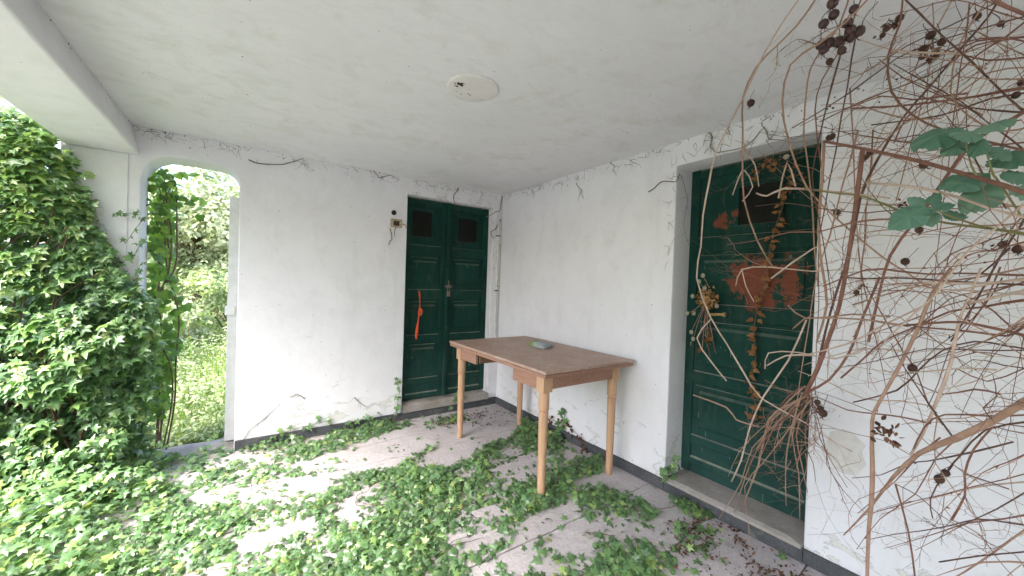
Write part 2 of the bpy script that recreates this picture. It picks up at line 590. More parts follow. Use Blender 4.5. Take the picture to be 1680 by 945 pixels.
def scatter(name, tpl, pos, nrm, tip, size, tint, m, parent=None):
    V, T = tpl
    pos, nrm, tip, size = np.asarray(pos, float), np.asarray(nrm, float), np.asarray(tip, float), np.asarray(size, float)
    X, Y, Z = frames(nrm, tip)
    n, k = len(pos), len(V)
    co = pos[:, None, :] + size[:, None, None] * (V[None, :, 0, None] * X[:, None] + V[None, :, 1, None] * Y[:, None] + V[None, :, 2, None] * Z[:, None])
    tr = (T[None] + (np.arange(n) * k)[:, None, None]).reshape(-1)
    me = bpy.data.meshes.new(name)
    nt = len(tr) // 3
    me.vertices.add(n * k)
    me.vertices.foreach_set('co', co.reshape(-1))
    me.loops.add(len(tr))
    me.loops.foreach_set('vertex_index', tr)
    me.polygons.add(nt)
    me.polygons.foreach_set('loop_start', np.arange(nt) * 3)
    me.update(calc_edges=True)
    a = me.attributes.new('tint', 'FLOAT', 'POINT')
    a.data.foreach_set('value', np.repeat(np.clip(tint, 0, 1), k))
    me.materials.append(m)
    me.polygons.foreach_set('use_smooth', np.ones(nt, bool))
    o = bpy.data.objects.new(name, me)
    COL.objects.link(o)
    if parent:
        under(o, parent)
    return o


_leafmesh = {}


def leaf_objects(name, key, tpl, pos, nrm, tip, size, tint, m, parent):
    """single leaves, each an object; alike leaves share one of six meshes"""
    X, Y, Z = frames(np.asarray(nrm, float), np.asarray(tip, float))
    for i in range(len(pos)):
        q = int(min(5, tint[i] * 6))
        if (key, q) not in _leafmesh:
            me = bpy.data.meshes.new(name)
            V = tpl[0].copy()
            V[1:, 2] += RNG.normal(0, .035, len(V) - 1)
            me.from_pydata(V.tolist(), [], tpl[1].tolist())
            a = me.attributes.new('tint', 'FLOAT', 'POINT')
            a.data.foreach_set('value', np.full(len(V), (q + .5) / 6))
            me.materials.append(m)
            me.polygons.foreach_set('use_smooth', [True] * len(me.polygons))
            _leafmesh[key, q] = me
        o = bpy.data.objects.new(name, _leafmesh[key, q])
        COL.objects.link(o)
        s = float(size[i])
        o.parent = parent
        o.matrix_world = Matrix(((X[i][0] * s, Y[i][0] * s, Z[i][0] * s, pos[i][0]), (X[i][1] * s, Y[i][1] * s, Z[i][1] * s, pos[i][1]),
                                 (X[i][2] * s, Y[i][2] * s, Z[i][2] * s, pos[i][2]), (0, 0, 0, 1)))
        o.matrix_parent_inverse = Matrix.Translation(parent.location).inverted()


def to_px(P):
    d = np.asarray(P) - CAM
    z = d @ FW
    return np.stack([840 + FPX * (d @ RT) / z, 472.5 - FPX * (d @ UP) / z], -1)


def inside(poly, q):
    poly = np.asarray(poly, float)
    x, y = q[:, 0], q[:, 1]
    r = np.zeros(len(q), bool)
    for (x1, y1), (x2, y2) in zip(poly, np.roll(poly, -1, 0)):
        c = ((y1 > y) != (y2 > y)) & (x < (x2 - x1) * (y - y1) / (y2 - y1 + 1e-12) + x1)
        r ^= c
    return r


def vnoise(P, sc):
    return np.array([mnoise.noise(Vector(p) * sc) for p in P])


# ================================================================== the setting
H = 2.31


def ground_mat():
    m, nt, b = mat('garden_soil_and_grass')
    k = N(nt)
    w = k.coord(which='World')
    c = k.mix(k.ramp(k.noise(w, 1.2, 6, .7), [(.35, 0), (.65, 1)]), (.10, .16, .04), (.17, .21, .07))
    c = k.mix(k.ramp(k.noise(w, 25, 4, .7), [(.4, .5), (.6, 0)]), c, (.10, .10, .06))
    sx = k.n('ShaderNodeSeparateXYZ')
    k.l(w, sx.inputs[0])
    yard = k.math('MULTIPLY', k.math('LESS_THAN', k.math('ADD', sx.outputs[1], k.math('MULTIPLY', k.noise(w, 1.5, 4, .6), 1.2)), .3), k.ramp(k.noise(w, .8, 5, .7), [(.3, .7), (.5, 1)]))
    bounce_grv = k.mix(k.noise(w, 40, 3, .7), (.40, .39, .38), (.27, .265, .255))  # pale gravel out of view, added to bounce light up to the ceiling
    c = k.mix(yard, c, bounce_grv)
    k.l(c, b.inputs['Base Color'])
    b.inputs['Roughness'].default_value = 1
    k.l(k.bump(k.noise(w, 18, 5, .7), .8, .05), b.inputs['Normal'])
    return m


g = MB()
nx = 40
gx = [-150, -80, -40, -20] + list(np.linspace(-12, 8, 33)) + [20, 40, 80, 150]
gy = [-150, -80, -40, -20] + list(np.linspace(-12, 16, 41)) + [24, 40, 80, 150]
vv = []
for y in gy:
    for x in gx:
        d = max(0, y - .6, -3.6 - x)
        z = -.05 + .05 * min(d, 3) * (.5 + mnoise.noise(Vector((x * .5, y * .5, 0)))) if -12 <= x <= 8 and -12 <= y <= 16 else -.05
        if x > -3.6 and y < .5:
            z = -.05
        vv.append((x, y, z))
W_ = len(gx)
ff = [(j * W_ + i, j * W_ + i + 1, (j + 1) * W_ + i + 1, (j + 1) * W_ + i) for j in range(len(gy) - 1) for i in range(W_ - 1)]
g.add(vv, ff)
tag(g.build('ground', ground_mat(), smooth=True), kind='structure')

# porch floor: an earth bed and broken concrete slabs set in it
floor = MB().box(-3.35, 0.0, -7.6, 0.0, -.045, -.007).build('porch_floor', M['earth'])
tag(floor, kind='structure')
rows = [0, -.36, -.70, -1.12, -1.52, -1.98, -2.42, -2.88, -3.35, -3.8, -4.28, -4.8, -5.28, -6.0, -6.8, -7.58]
cuts = [[-3.33, -2.36, -1.62, -.95, 0], [-3.33, -2.75, -1.98, -1.21, -.52, 0], [-3.33, -2.40, -1.85, -.86, 0], [-3.33, -2.62, -1.70, -1.15, -.45, 0], [-3.33, -2.3, -1.5, -.8, 0],
        [-3.33, -2.5, -1.9, -1.05, -.5, 0], [-3.33, -2.3, -1.45, -.7, 0], [-3.33, -2.7, -1.8, -1.0, -.3, 0], [-3.33, -2.2, -1.3, -.6, 0], [-3.33, -2.5, -1.6, -.7, 0], [-3.33, -2.2, -1.0, 0], [-3.33, -2.6, -1.4, 0], [-3.33, -2.2, -1.0, 0], [-3.33, -2.6, -1.4, 0], [-3.33, -2.2, -1.0, 0]]
for ri in range(len(rows) - 1):
    for ci in range(len(cuts[ri]) - 1):
        x0, x1 = cuts[ri][ci], cuts[ri][ci + 1]
        y1, y0 = rows[ri], rows[ri + 1]
        sk = .05
        def edge(ax, ay, bx, by, n=6):
            o = []
            for i in range(n):
                t = i / n
                o.append((ax + (bx - ax) * t, ay + (by - ay) * t))
            return o
        gp = .0035
        gx_ = .0006
        pl = edge(x0 + gx_, y0 + gp, x1 - gx_, y0 + gp) + edge(x1 - gx_, y0 + gp, x1 - gx_, y1 - gp, 3) + edge(x1 - gx_, y1 - gp, x0 + gx_, y1 - gp) + edge(x0 + gx_, y1 - gp, x0 + gx_, y0 + gp, 3)
        poly = []
        for (x, y) in pl:
            nxx = mnoise.noise(Vector((x * 3, y * 3, 0))) * .03
            nyy = mnoise.noise(Vector((x * 3 + 9, y * 3, 0))) * .026
            lim = .0 if y > -.02 else 1
            poly.append((min(x + nxx * (x < -.02), -.002), y + (nyy + sk * .6 * math.sin(x * 1.3)) * lim))
        zt = random.uniform(-.001, .0015)
        MB().prism(poly, 2, -.03, zt).build('slab', M['slab'], floor, bevel=.0015, seg=1)

# ================================================================== the house
house = thing('house', 'whitewashed house corner with covered porch, flat ceiling, arched opening and green doors', 'house')


def arc(cx, cz, rx, rz, a0, a1, n=8):
    return [(cx + rx * math.cos(R(a0 + (a1 - a0) * i / n)), cz + rz * math.sin(R(a0 + (a1 - a0) * i / n))) for i in range(n + 1)]


poly = [(-3.27, -.05), (-2.905, -.05)]
poly += arc(-2.905 + .16, 2.145 - .19, .16, .19, 180, 90)
poly += [(-2.62, 2.147), (-2.50, 2.14)]
poly += arc(-2.365 - .11, 2.135 - .13, .11, .13, 90, 0)
poly += [(-2.365, -.05), (-1.07, -.05), (-1.07, 2.154), (-.118, 2.154), (-.118, -.05), (0, -.05), (0, H + .01), (-3.27, H + .01)]
MB().prism(poly, 1, 0, .25).build('back_wall', M['wall'], house, bevel=.009, seg=3)
poly = [(.25, -.05), (.25, H + .01), (-7.9, H + .01), (-7.9, -.05), (-2.858, -.05), (-2.858, 2.152), (-2.088, 2.152), (-2.088, -.05)]
MB().prism(poly, 0, 0, .28).build('side_wall', M['wall'], house, bevel=.009, seg=3)
MB().box(-3.30, .30, -7.6, .28, H, H + .2).build('ceiling', M['ceiling'], house)  # run on unseen past the camera, with beam and wall, to even the light
MB().prism([(-2.952, H + .006), (-2.908, 2.117), (-3.25, 2.117), (-3.25, H + .006)], 1, -7.58, -.001).build('beam', M['beam'], house, bevel=.014, seg=3)
MB().box(-3.24, -2.915, -7.5, -7.15, -.05, 2.12).build('post', M['beam'], house, bevel=.01)
MB().box(-3.262, -2.965, -.009, .0015, .0, 2.118).build('pilaster', M['wall'], house, bevel=.006)
# dark painted plinth, in lengths
for (a, b) in [(-2.36, -1.85), (-1.848, -1.072), (-1.07, -.52), (-.518, -.013)]:
    MB().box(a, b, -.013 - random.uniform(0, .002), .02, -.03, .072 + random.uniform(-.003, .003)).build('plinth', M['plinth'], house, bevel=.003)
for (a, b) in [(-.75, -.0), (-1.45, -.752), (-2.09, -1.452), (-2.86, -2.092), (-3.5, -2.862), (-7.6, -3.502)]:
    MB().box(-.013 - random.uniform(0, .002), .02, a, b, -.03, .072 + random.uniform(-.003, .003)).build('plinth', M['plinth'], house, bevel=.003)
# thresholds
def worn_step(name, x0, x1, y0, y1, z0, z1):
    m = MB()
    nxn, nyn = 12, 12
    v = []
    for j in range(nyn + 1):
        for i in range(nxn + 1):
            x, y = x0 + (x1 - x0) * i / nxn, y0 + (y1 - y0) * j / nyn
            e = min(i, nxn - i, j, nyn - j)
            v.append((x, y, z1 + .006 * mnoise.noise(Vector((x * 9, y * 9, 3))) - (.012 if e == 0 else .0)))
    f = [(j * (nxn + 1) + i, j * (nxn + 1) + i + 1, (j + 1) * (nxn + 1) + i + 1, (j + 1) * (nxn + 1) + i) for j in range(nyn) for i in range(nxn)]
    m.add(v, f)
    # skirts
    n = len(v)
    ring = [i for i in range(nxn + 1)] + [(j + 1) * (nxn + 1) - 1 for j in range(1, nyn + 1)] + [nyn * (nxn + 1) + i for i in range(nxn - 1, -1, -1)] + [j * (nxn + 1) for j in range(nyn - 1, 0, -1)]
    lo = [(v[i][0], v[i][1], z0) for i in ring]
    m.v += lo
    for q in range(len(ring)):
        q2 = (q + 1) % len(ring)
        m.f.append((ring[q], ring[q2], n + q2, n + q))
    return m.build(name, M['step'], house, smooth=False)


worn_step('threshold', -1.068, -.12, -.03, .2, .074, .148)
worn_step('threshold', -.03, .27, -2.856, -2.09, .073, .100)
worn_step('threshold', -2.903, -2.367, -.06, .30, -.03, .012)
MB().box(-2.43, -2.366, .18, .225, .02, 1.95).build('jamb_post', M['white_paint'], house, bevel=.004)
MB().box(-2.445, -2.38, .165, .235, 1.02, 1.09).build('latch_plate', M['white_paint'], house, bevel=.004)


# ---- doors: slab with stiles, rails, mouldings and a small dark light at the top
RAILS = [(.157, .215), (.30, .362), (.715, .795), (1.148, 1.25), (1.588, 1.69), (2.075, 2.148)]


def make_door(name, P, width, pane_u, m, label, z0=.152, z1=2.15):
    def prism(prof, u0, u1):
        """profile in (w, z) run along u"""
        n = len(prof)
        v = [P(u0, w, z) for w, z in prof] + [P(u1, w, z) for w, z in prof]
        return MB().add(v, [tuple(range(n)), tuple(range(2 * n - 1, n - 1, -1))] + [(i, i + n, (i + 1) % n + n, (i + 1) % n) for i in range(n)])

    def bar(u0, u1, w0, w1, za, zb):
        return prism([(w0, za), (w1, za), (w1, zb), (w0, zb)], u0, u1)
    d = bar(0, width, -.04, 0, z0, z1).build(name, m, house)
    d['label'] = label
    sw = .062
    for a, b in ((0.002, sw), (width - sw, width - .002)):
        bar(a, b, .0005, .015, z0 + .002, z1 - .002).build('stile', m, d, bevel=.004)
    for (za, zb) in RAILS:
        prism([(.0005, za), (.013, za + .008), (.013, zb - .010), (.0005, zb + .004)], sw - .001, width - sw + .001).build('rail', m, d, bevel=.002, seg=1)
        if za > .25 and zb < 2.1:
            prism([(.012, zb - .012), (.021, zb - .010), (.019, zb - .002), (.008, zb + .004)], sw + .004, width - sw - .004).build('moulding', m, d)
            if za > .4:
              prism([(.0005, za - .03), (.009, za - .027), (.006, za - .018), (.0005, za - .015)], sw + .02, width - sw - .03).build('moulding', m, d)
    for (ka, kb) in zip(RAILS[:-1], RAILS[1:]):       # raised field in each recessed panel
        if kb[0] > 2.0:
            continue
        a, b = ka[1] + .05, kb[0] - .05
        if b - a > .1:
            prism([(.0005, a), (.008, a + .018), (.008, b - .018), (.0005, b)], sw + .045, width - sw - .045).build('field', m, d)
    a, b, c, e = pane_u
    bar(a, b, .0005, .004, c, e).build('pane', M['pane'], d)
    t = .022
    fr = MB()
    for (u0, u1, za, zb) in ((a - t, b + t, e, e + t), (a - t, b + t, c - t, c), (a - t, a, c, e), (b, b + t, c, e)):
        q = bar(u0, u1, .0006, .016, za, zb)
        fr.add(q.v, q.f)
    fr.build('pane_frame', m, d, bevel=.003)
    return d


def PB(x0):
    return lambda u, w, z: (x0 + u, .10 - w, z)


dl = make_door('door', PB(-1.072), .458, (.085, .285, 1.775, 2.025), M['door'], 'dark green half of a double door, with a strap hung on it')
dr = make_door('door', PB(-.612), .496, (.125, .345, 1.765, 2.01), M['door'], 'dark green half of a double door, nearest the porch corner')
PS = lambda u, w, z: (.20 - w, -2.086 - u, z)
ds = make_door('door', PS, .774, (.315, .535, 1.75, 1.985), M['door_worn'], 'dark green door with flaked red patches, behind the dry rose canes', .104)
# overlapping strip where the halves meet, hasp and padlock
MB().box(-.628, -.596, .055, .0785, .156, 2.145).build('cover_strip', M['door'], dl, bevel=.004)
hp = MB().box(-.632, -.560, .050, .0545, 1.275, 1.30)
hp.build('hasp', M['metal'], dl, bevel=.002)
pk = MB().box(-.618, -.586, .028, .048, 1.185, 1.24)
pk.tube([(-.612, .038, 1.235), (-.612, .038, 1.285), (-.602, .038, 1.300), (-.592, .038, 1.285), (-.592, .038, 1.235)], .0035)
pk.tube([(-.60, .04, 1.30), (-.606, .036, 1.335), (-.600, .04, 1.345)], .006)
pk.build('padlock', M['metal'], dl, bevel=.002)
# lever on the side door
hd = MB()
a = at((1166, 516), 0, .145)
b = at((1187, 516), 0, .14)
hd.tube([a, (a + b) / 2, b], [.0085, .0095, .0085], 10)
hd.tube([b - np.array([0, .0, 0]), b + np.array([0, -.012, 0])], [.014, .014], 12)
hd.tube([a + np.array([.0, 0, 0]), a + np.array([.04, 0, 0])], [.007, .007], 8)
hd.build('handle', M['brass'], ds)

# vertical conduit in the corner
cd = MB().tube([(-.052, -.012, .55), (-.054, -.012, 1.2), (-.052, -.012, 2.03)], .013, 10, 3)
cdo = cd.build('conduit', M['pipe'], house, smooth=True)
for z in (.62, 1.25, 1.55, 1.85, 2.0):
    MB().box(-.072, -.034, -.027, -.001, z, z + .012).build('clip', M['debris'] if z in (1.25, 1.85) else M['pipe'], cdo)

# round plate on the ceiling
c = at((776, 144), 2, H)
dm = MB()
prof = [(.128, H + .004), (.130, H - .004), (.126, H - .009), (.118, H - .011), (.06, H - .013), (.003, H - .0135)]
dm.lathe(prof, c[0], c[1], 40)
do = dm.build('ceiling_plate', M['disc'], house, smooth=True)
sm = MB()
for i in range(16):
    a, r = random.uniform(0, 6.28), random.uniform(.0, .035)
    sm.blob((c[0] - .085 + r * math.cos(a), c[1] - .012 + r * math.sin(a) * .8, H - .013), random.uniform(.002, .008), (1.4, 1, .4))
for dx, dy in ((-.02, .0), (.0, .045), (.012, .05), (-.03, .07), (.085, .05), (-.06, .06)):
    sm.blob((c[0] + dx, c[1] + dy, H - .0135), random.uniform(.002, .005), (1.4, 1, .4))
sm.build('dirt', M['debris'], do)

# broken wall box with the round hole above it
bx = thing('wall_box', 'broken cream switch box hanging on the white wall beside the double door', 'switch box', (-1.18, 0, 1.86))
p = at((650, 367), 1, 0)
bb = MB().box(p[0] - .055, p[0] + .05, -.028, -.0005, p[2] - .04, p[2] + .04)
o = bb.build('casing', M['box'], None, bevel=.008)
under(o, bx)
o = MB().box(p[0] - .035, p[0] + .02, -.034, -.0285, p[2] - .022, p[2] + .022).build('broken_cover', M['debris'], None, bevel=.004)
under(o, bx)
o = MB().tube([(p[0] + .04, -.03, p[2]), (p[0] + .075, -.045, p[2] - .012), (p[0] + .085, -.03, p[2] - .04)], [.008, .006, .003]).build('wire', M['box'], None)
under(o, bx)
o = MB().tube([(p[0] - .01, -.03, p[2] - .03), (p[0] - .03, -.05, p[2] - .09), (p[0] - .02, -.04, p[2] - .13)], [.004, .003, .002]).build('wire', M['tendril'], None)
under(o, bx)
p2 = at((646, 349), 1, 0)
hm = MB()
n = 20
ring = [(p2[0] + .023 * math.cos(2 * math.pi * i / n), p2[2] + .023 * math.sin(2 * math.pi * i / n)) for i in range(n)]
hm.prism(ring, 1, -.012, .001)
o = hm.build('knob', M['black'], None, bevel=.004)  # flat black disc standing in for the dark of a hole
under(o, bx)

# ================================================================== table
TZ = .828
X0, X1, Y0, Y1 = -.858, -.035, -1.842, -.548
tb = thing('table', 'old brown wooden table with turned legs standing on the ivy-grown porch', 'table', (-.45, -1.2, 0))


def tp(mb, name, m, **k):
    return under(mb.build(name, m, None, **k), tb)


tp(MB().box(X0, X1, Y0, Y1, TZ - .019, TZ), 'tabletop', M['top'], bevel=.003)
tp(MB().box(X0 + .004, X1 - .004, Y0 + .006, (Y0 + Y1) / 2 - .002, TZ - .043, TZ - .0225), 'pull_out_leaf', M['apron'], bevel=.003)
tp(MB().box(X0 + .004, X1 - .004, (Y0 + Y1) / 2 + .002, Y1 - .004, TZ - .043, TZ - .0225), 'pull_out_leaf', M['apron'], bevel=.003)
tp(MB().box(X0 + .03, X1 - .03, Y0 + .03, Y1 - .03, TZ - .0222, TZ - .0195), 'packing', M['under'])
LX, LY = (-.781, -.150), (-1.745, -.645)
for lx in LX:
    for ly in LY:
        m = MB().box(lx - .036, lx + .036, ly - .036, ly + .036, TZ - .148, TZ - .0435)
        m.lathe([(.030, TZ - .15), (.030, TZ - .147)], lx, ly)
        m.lathe([(.019, .012), (.0235, .03), (.0275, .35), (.030, .535), (.031, .55), (.0255, .555), (.0275, .562), (.0335, .568), (.0335, TZ - .1475)], lx, ly, 20)
        m.lathe([(.0205, -.004), (.0215, .011), (.0215, .0125)], lx, ly, 16)
        o = tp(m, 'leg', M['leg'], bevel=.003)
za, zb = TZ - .138, TZ - .0435
tp(MB().box(LX[0] + .0365, LX[1] - .0365, LY[0] - .030, LY[0] - .008, za + .006, zb), 'apron', M['apron'], bevel=.002)
tp(MB().box(LX[0] + .0365, LX[1] - .0365, LY[1] + .008, LY[1] + .030, za + .006, zb), 'apron', M['apron'], bevel=.002)
tp(MB().box(LX[1] + .008, LX[1] + .030, LY[0] + .0365, LY[1] - .0365, za + .006, zb), 'apron', M['apron'], bevel=.002)
tp(MB().box(LX[0] - .030, LX[0] - .010, LY[0] + .0365, LY[0] + .30, za, zb), 'apron', M['apron'], bevel=.002)
tp(MB().box(LX[0] - .030, LX[0] - .010, LY[1] - .29, LY[1] - .0365, za, zb), 'apron', M['apron'], bevel=.002)
for y in (LY[0] + .30, LY[1] - .305):
    tp(MB().box(LX[0] - .009, LX[1] + .007, y - .018, y, za + .012, zb), 'drawer_runner', M['under'])

# brush lying on the table
bp = at((885, 569), 2, TZ)
br = thing('brush', 'short grey bristle brush with green band lying on the brown table', 'brush', (bp[0], bp[1], TZ))
d1 = at((862, 565), 2, TZ) - at((905, 572), 2, TZ)
ang = math.atan2(d1[1], d1[0])


def brush_part(prof_list, name, m, bevel):
    """cross sections (x, half width, z low, z high) along the local x axis"""
    v, f = [], []
    for (x, hw, zl, zh) in prof_list:
        for (yy, zz) in ((-hw, zl), (-hw * 1.0, zl + (zh - zl) * .6), (-hw * .75, zh), (hw * .75, zh), (hw, zl + (zh - zl) * .6), (hw, zl)):
            v.append((bp[0] + x * math.cos(ang) - yy * math.sin(ang), bp[1] + x * math.sin(ang) + yy * math.cos(ang), TZ + zz))
    n = 6
    for i in range(len(prof_list) - 1):
        for j in range(n):
            f.append((i * n + j, i * n + (j + 1) % n, (i + 1) * n + (j + 1) % n, (i + 1) * n + j))
    f.append(tuple(range(n))[::-1])
    f.append(tuple((len(prof_list) - 1) * n + j for j in range(n)))
    return under(MB().add(v, f).build(name, m, None, bevel=bevel), br)


bo = brush_part([(-.095, .060, .001, .018), (-.06, .062, .001, .034), (.0, .055, .001, .042), (.03, .050, .001, .044)], 'bristles', M['bristle'], .004)
bm_ = MB()
for i in range(60):
    t = random.uniform(-1, 1)
    x0 = random.uniform(-.06, .03)
    h = random.uniform(.034, .044)
    pts = [(x0, t * .048, h * (1 - .15 * abs(t))), (x0 - .05, t * .056 + random.uniform(-.004, .004), h * .7), (random.uniform(-.112, -.09), t * .062, random.uniform(.006, .018))]
    bm_.tube([(bp[0] + x * math.cos(ang) - y * math.sin(ang), bp[1] + x * math.sin(ang) + y * math.cos(ang), TZ + z) for x, y, z in pts], .0016, 3, 2)
under(bm_.build('loose_bristles', M['bristle'], None), br)['kind'] = 'stuff'
brush_part([(.028, .053, .0005, .047), (.048, .051, .0005, .048)], 'band', M['green_plastic'], .003)
brush_part([(.0485, .046, .002, .040), (.075, .036, .003, .034), (.085, .024, .006, .028)], 'handle_stub', M['green_plastic'], .005)

# orange strap hung on the door
sp = MB()
q0, q1 = at((688, 478), 1, .055), at((685, 557), 1, .055)
v, f = [], []
nseg = 22
for i in range(nseg + 1):
    t = i / nseg
    p = q0 + (q1 - q0) * t
    hw = .010 + .004 * math.sin(t * 9) + (.007 if .36 < t < .50 else 0)
    tw = .9 * math.sin(t * 7)
    cx = p[0] + .012 * math.sin(t * 5)
    for s in (-1, 1):
        for e in (-.0015, .0015):
            v.append((cx + s * hw * math.cos(tw), .058 + s * hw * math.sin(tw) + e, p[2]))
for i in range(nseg):
    a, b = i * 4, i * 4 + 4
    f += [(a, a + 2, b + 2, b), (a + 1, b + 1, b + 3, a + 3), (a, b, b + 1, a + 1), (a + 2, a + 3, b + 3, b + 2)]
f += [(0, 1, 3, 2), (nseg * 4, nseg * 4 + 2, nseg * 4 + 3, nseg * 4 + 1)]
sp.add(v, f)
km = at((689, 510), 1, .05)
sp.tube([(km[0] - .006, .052, km[2] + .03), (km[0] + .018, .046, km[2]), (km[0] + .012, .05, km[2] - .05)], [.009, .010, .004], 6)
sp.tube([(q0[0], .058, q0[2] - .01), (q0[0], .079, q0[2] + .006)], .004, 6)
tag(sp.build('strap', M['orange'], smooth=True), 'bright orange strap hanging down the green double door', 'strap')
# ================================================================== ivy on the porch floor
def pick(n, lo, hi):
    return RNG.uniform(lo, hi, n)


DENSE = [
    [(385, 722), (450, 712), (520, 716), (600, 690), (652, 668), (700, 672), (690, 694), (620, 716), (560, 740), (470, 752), (400, 768), (330, 780), (300, 760)],          # foot of the back wall
    [(500, 840), (560, 796), (640, 768), (700, 778), (770, 756), (850, 706), (866, 690), (905, 680), (945, 700), (985, 745), (990, 775), (940, 790), (925, 830), (860, 850), (840, 890), (770, 945), (400, 945), (470, 870)],
    [(-60, 1200), (-60, 560), (200, 700), (255, 760), (262, 800), (330, 830), (400, 850), (420, 880), (500, 905), (560, 945), (600, 1200)],
    [(1058, 770), (1110, 768), (1150, 790), (1205, 830), (1200, 860), (1130, 850), (1075, 806)],
    [(985, 800), (1040, 812), (1078, 846), (1050, 870), (990, 880), (955, 850), (935, 815)],
    [(905, 900), (1000, 870), (1060, 880), (1070, 960), (1040, 1100), (820, 1100), (860, 945)],
    [(560, 945), (800, 900), (850, 960), (880, 1200), (560, 1200)],
    [(878, 690), (905, 680), (968, 735), (978, 760), (940, 752), (900, 720)],
]
THIN = [
    [(258, 770), (330, 772), (440, 752), (560, 738), (600, 745), (520, 780), (420, 792), (330, 806), (262, 815)],
    [(330, 812), (420, 792), (520, 800), (600, 772), (640, 785), (560, 810), (500, 850), (400, 885), (380, 860)],
    [(640, 775), (724, 713), (735, 700), (745, 712), (660, 778)],
    [(850, 860), (940, 850), (1020, 890), (1110, 900), (1110, 950), (900, 950)],
    [(690, 690), (760, 678), (770, 690), (700, 706)],
    [(1100, 860), (1180, 868), (1190, 890), (1120, 920)],
]
BARE = [
    [(392, 806), (440, 792), (528, 786), (540, 800), (500, 818), (420, 830), (385, 822)],
    [(385, 900), (430, 872), (512, 850), (520, 866), (470, 890), (400, 912)],
    [(225, 800), (262, 780), (320, 782), (300, 800), (250, 815)],
    [(560, 742), (640, 712), (690, 700), (690, 722), (640, 745), (560, 768), (480, 778), (520, 756)],
    [(826, 866), (880, 852), (924, 858), (900, 880), (850, 890)],
    [(905, 894), (945, 878), (980, 886), (960, 910), (915, 915)],
    [(872, 928), (900, 915), (930, 930), (900, 950)],
]
grass_i = thing('ground_ivy', 'trailing green ivy carpet spreading over the concrete porch floor', 'ivy', (-1.6, -1.5, 0))
n = 104000
P = np.stack([pick(n, -3.6, -.02), np.where(np.arange(n) < 80000, pick(n, -3.2, -.02), pick(n, -6.5, -3.2)), np.zeros(n)], -1)
q = to_px(P)
keep = np.zeros(n)
for pl in THIN:
    keep = np.maximum(keep, inside(pl, q) * .34)
for pl in DENSE:
    keep = np.maximum(keep, inside(pl, q) * .80)
for pl in BARE:
    keep = np.where(inside(pl, q), np.minimum(keep, .035), keep)
keep = np.where((keep == 0), .010 * (P[:, 0] < -.05), keep)
nz = vnoise(P, 2.6) + .5 * vnoise(P, 7.0)
left = np.clip((-2.55 - P[:, 0]) / .5, 0, 1) * np.clip((P[:, 1] + 2.4) / .6, 0, 1)
keep = keep * np.clip(.75 + 1.5 * nz, .05, 1.25)
keep = np.maximum(keep, left * .55)
keep = np.where(P[:, 1] < -3.2, .75 * np.clip(.9 + nz, .2, 1), keep)  # ivy mostly out of view, added to cut light bounced off the slabs
# nothing inside the table legs' feet
for lx in LX:
    for ly in LY:
        keep *= (np.hypot(P[:, 0] - lx, P[:, 1] - ly) > .035)
sel = RNG.random(n) < keep * .70
P, keep, left, nz = P[sel], keep[sel], left[sel], nz[sel]
n = len(P)
mound = np.clip(keep, 0, 1)
hgt = RNG.random(n) ** 1.3 * (.010 + .048 * mound * np.clip(.6 + nz, .2, 1.4)) + left * RNG.random(n) * .26
P[:, 2] = .006 + hgt
P[:, 0] = np.minimum(P[:, 0], -.03 - .02 * RNG.random(n))
P[:, 1] = np.minimum(P[:, 1], -.03)
nrm = np.stack([RNG.normal(0, .48, n) - .10, RNG.normal(0, .48, n) - .22, np.ones(n)], -1)
az = pick(n, 0, 2 * math.pi)
tip = np.stack([np.cos(az), np.sin(az), -.1 * np.ones(n)], -1)
size = np.clip(RNG.normal(.0325, .010, n), .014, .062) * (1 + .25 * left)
tint = np.clip(RNG.normal(.45, .28, n) + .2 * nz + .12 * left, 0, .97)
tint[RNG.random(n) < .008] = 1
d = np.linalg.norm(P - CAM, axis=1) - hgt * 3
qq = to_px(P)
vis = (qq[:, 0] > 5) & (qq[:, 0] < 1675) & (qq[:, 1] < 940)
order = np.argsort(np.where(vis, d - size * 8, 99))
big = np.zeros(n, bool)
big[order[:300]] = True
leaf_objects('leaf', 'ivy', IVY, P[big], nrm[big], tip[big], size[big], tint[big], M['ivy'], grass_i)
fo = scatter('foliage', IVY, P[~big], nrm[~big], tip[~big], size[~big], tint[~big], M['ivy'], grass_i)
fo['kind'] = 'stuff'
# runners
ru = MB()
for i in range(70):
    j = RNG.integers(n)
    x, y = P[j, 0], P[j, 1]
    a = RNG.uniform(-.6, .6) + (math.pi if RNG.random() < .5 else 0)
    pts = []
    for k in range(7):
        pts.append((min(x, -.03), min(y, -.03), .007 + .018 * RNG.random()))
        x += .07 * math.cos(a)
        y += .07 * math.sin(a)
        a += RNG.normal(0, .5)
    ru.tube(pts, [.0019] * 6 + [.0009], 4, 3)
o = under(ru.build('runner_stems', M['stem'], None, fix=False), grass_i)
o['kind'] = 'stuff'

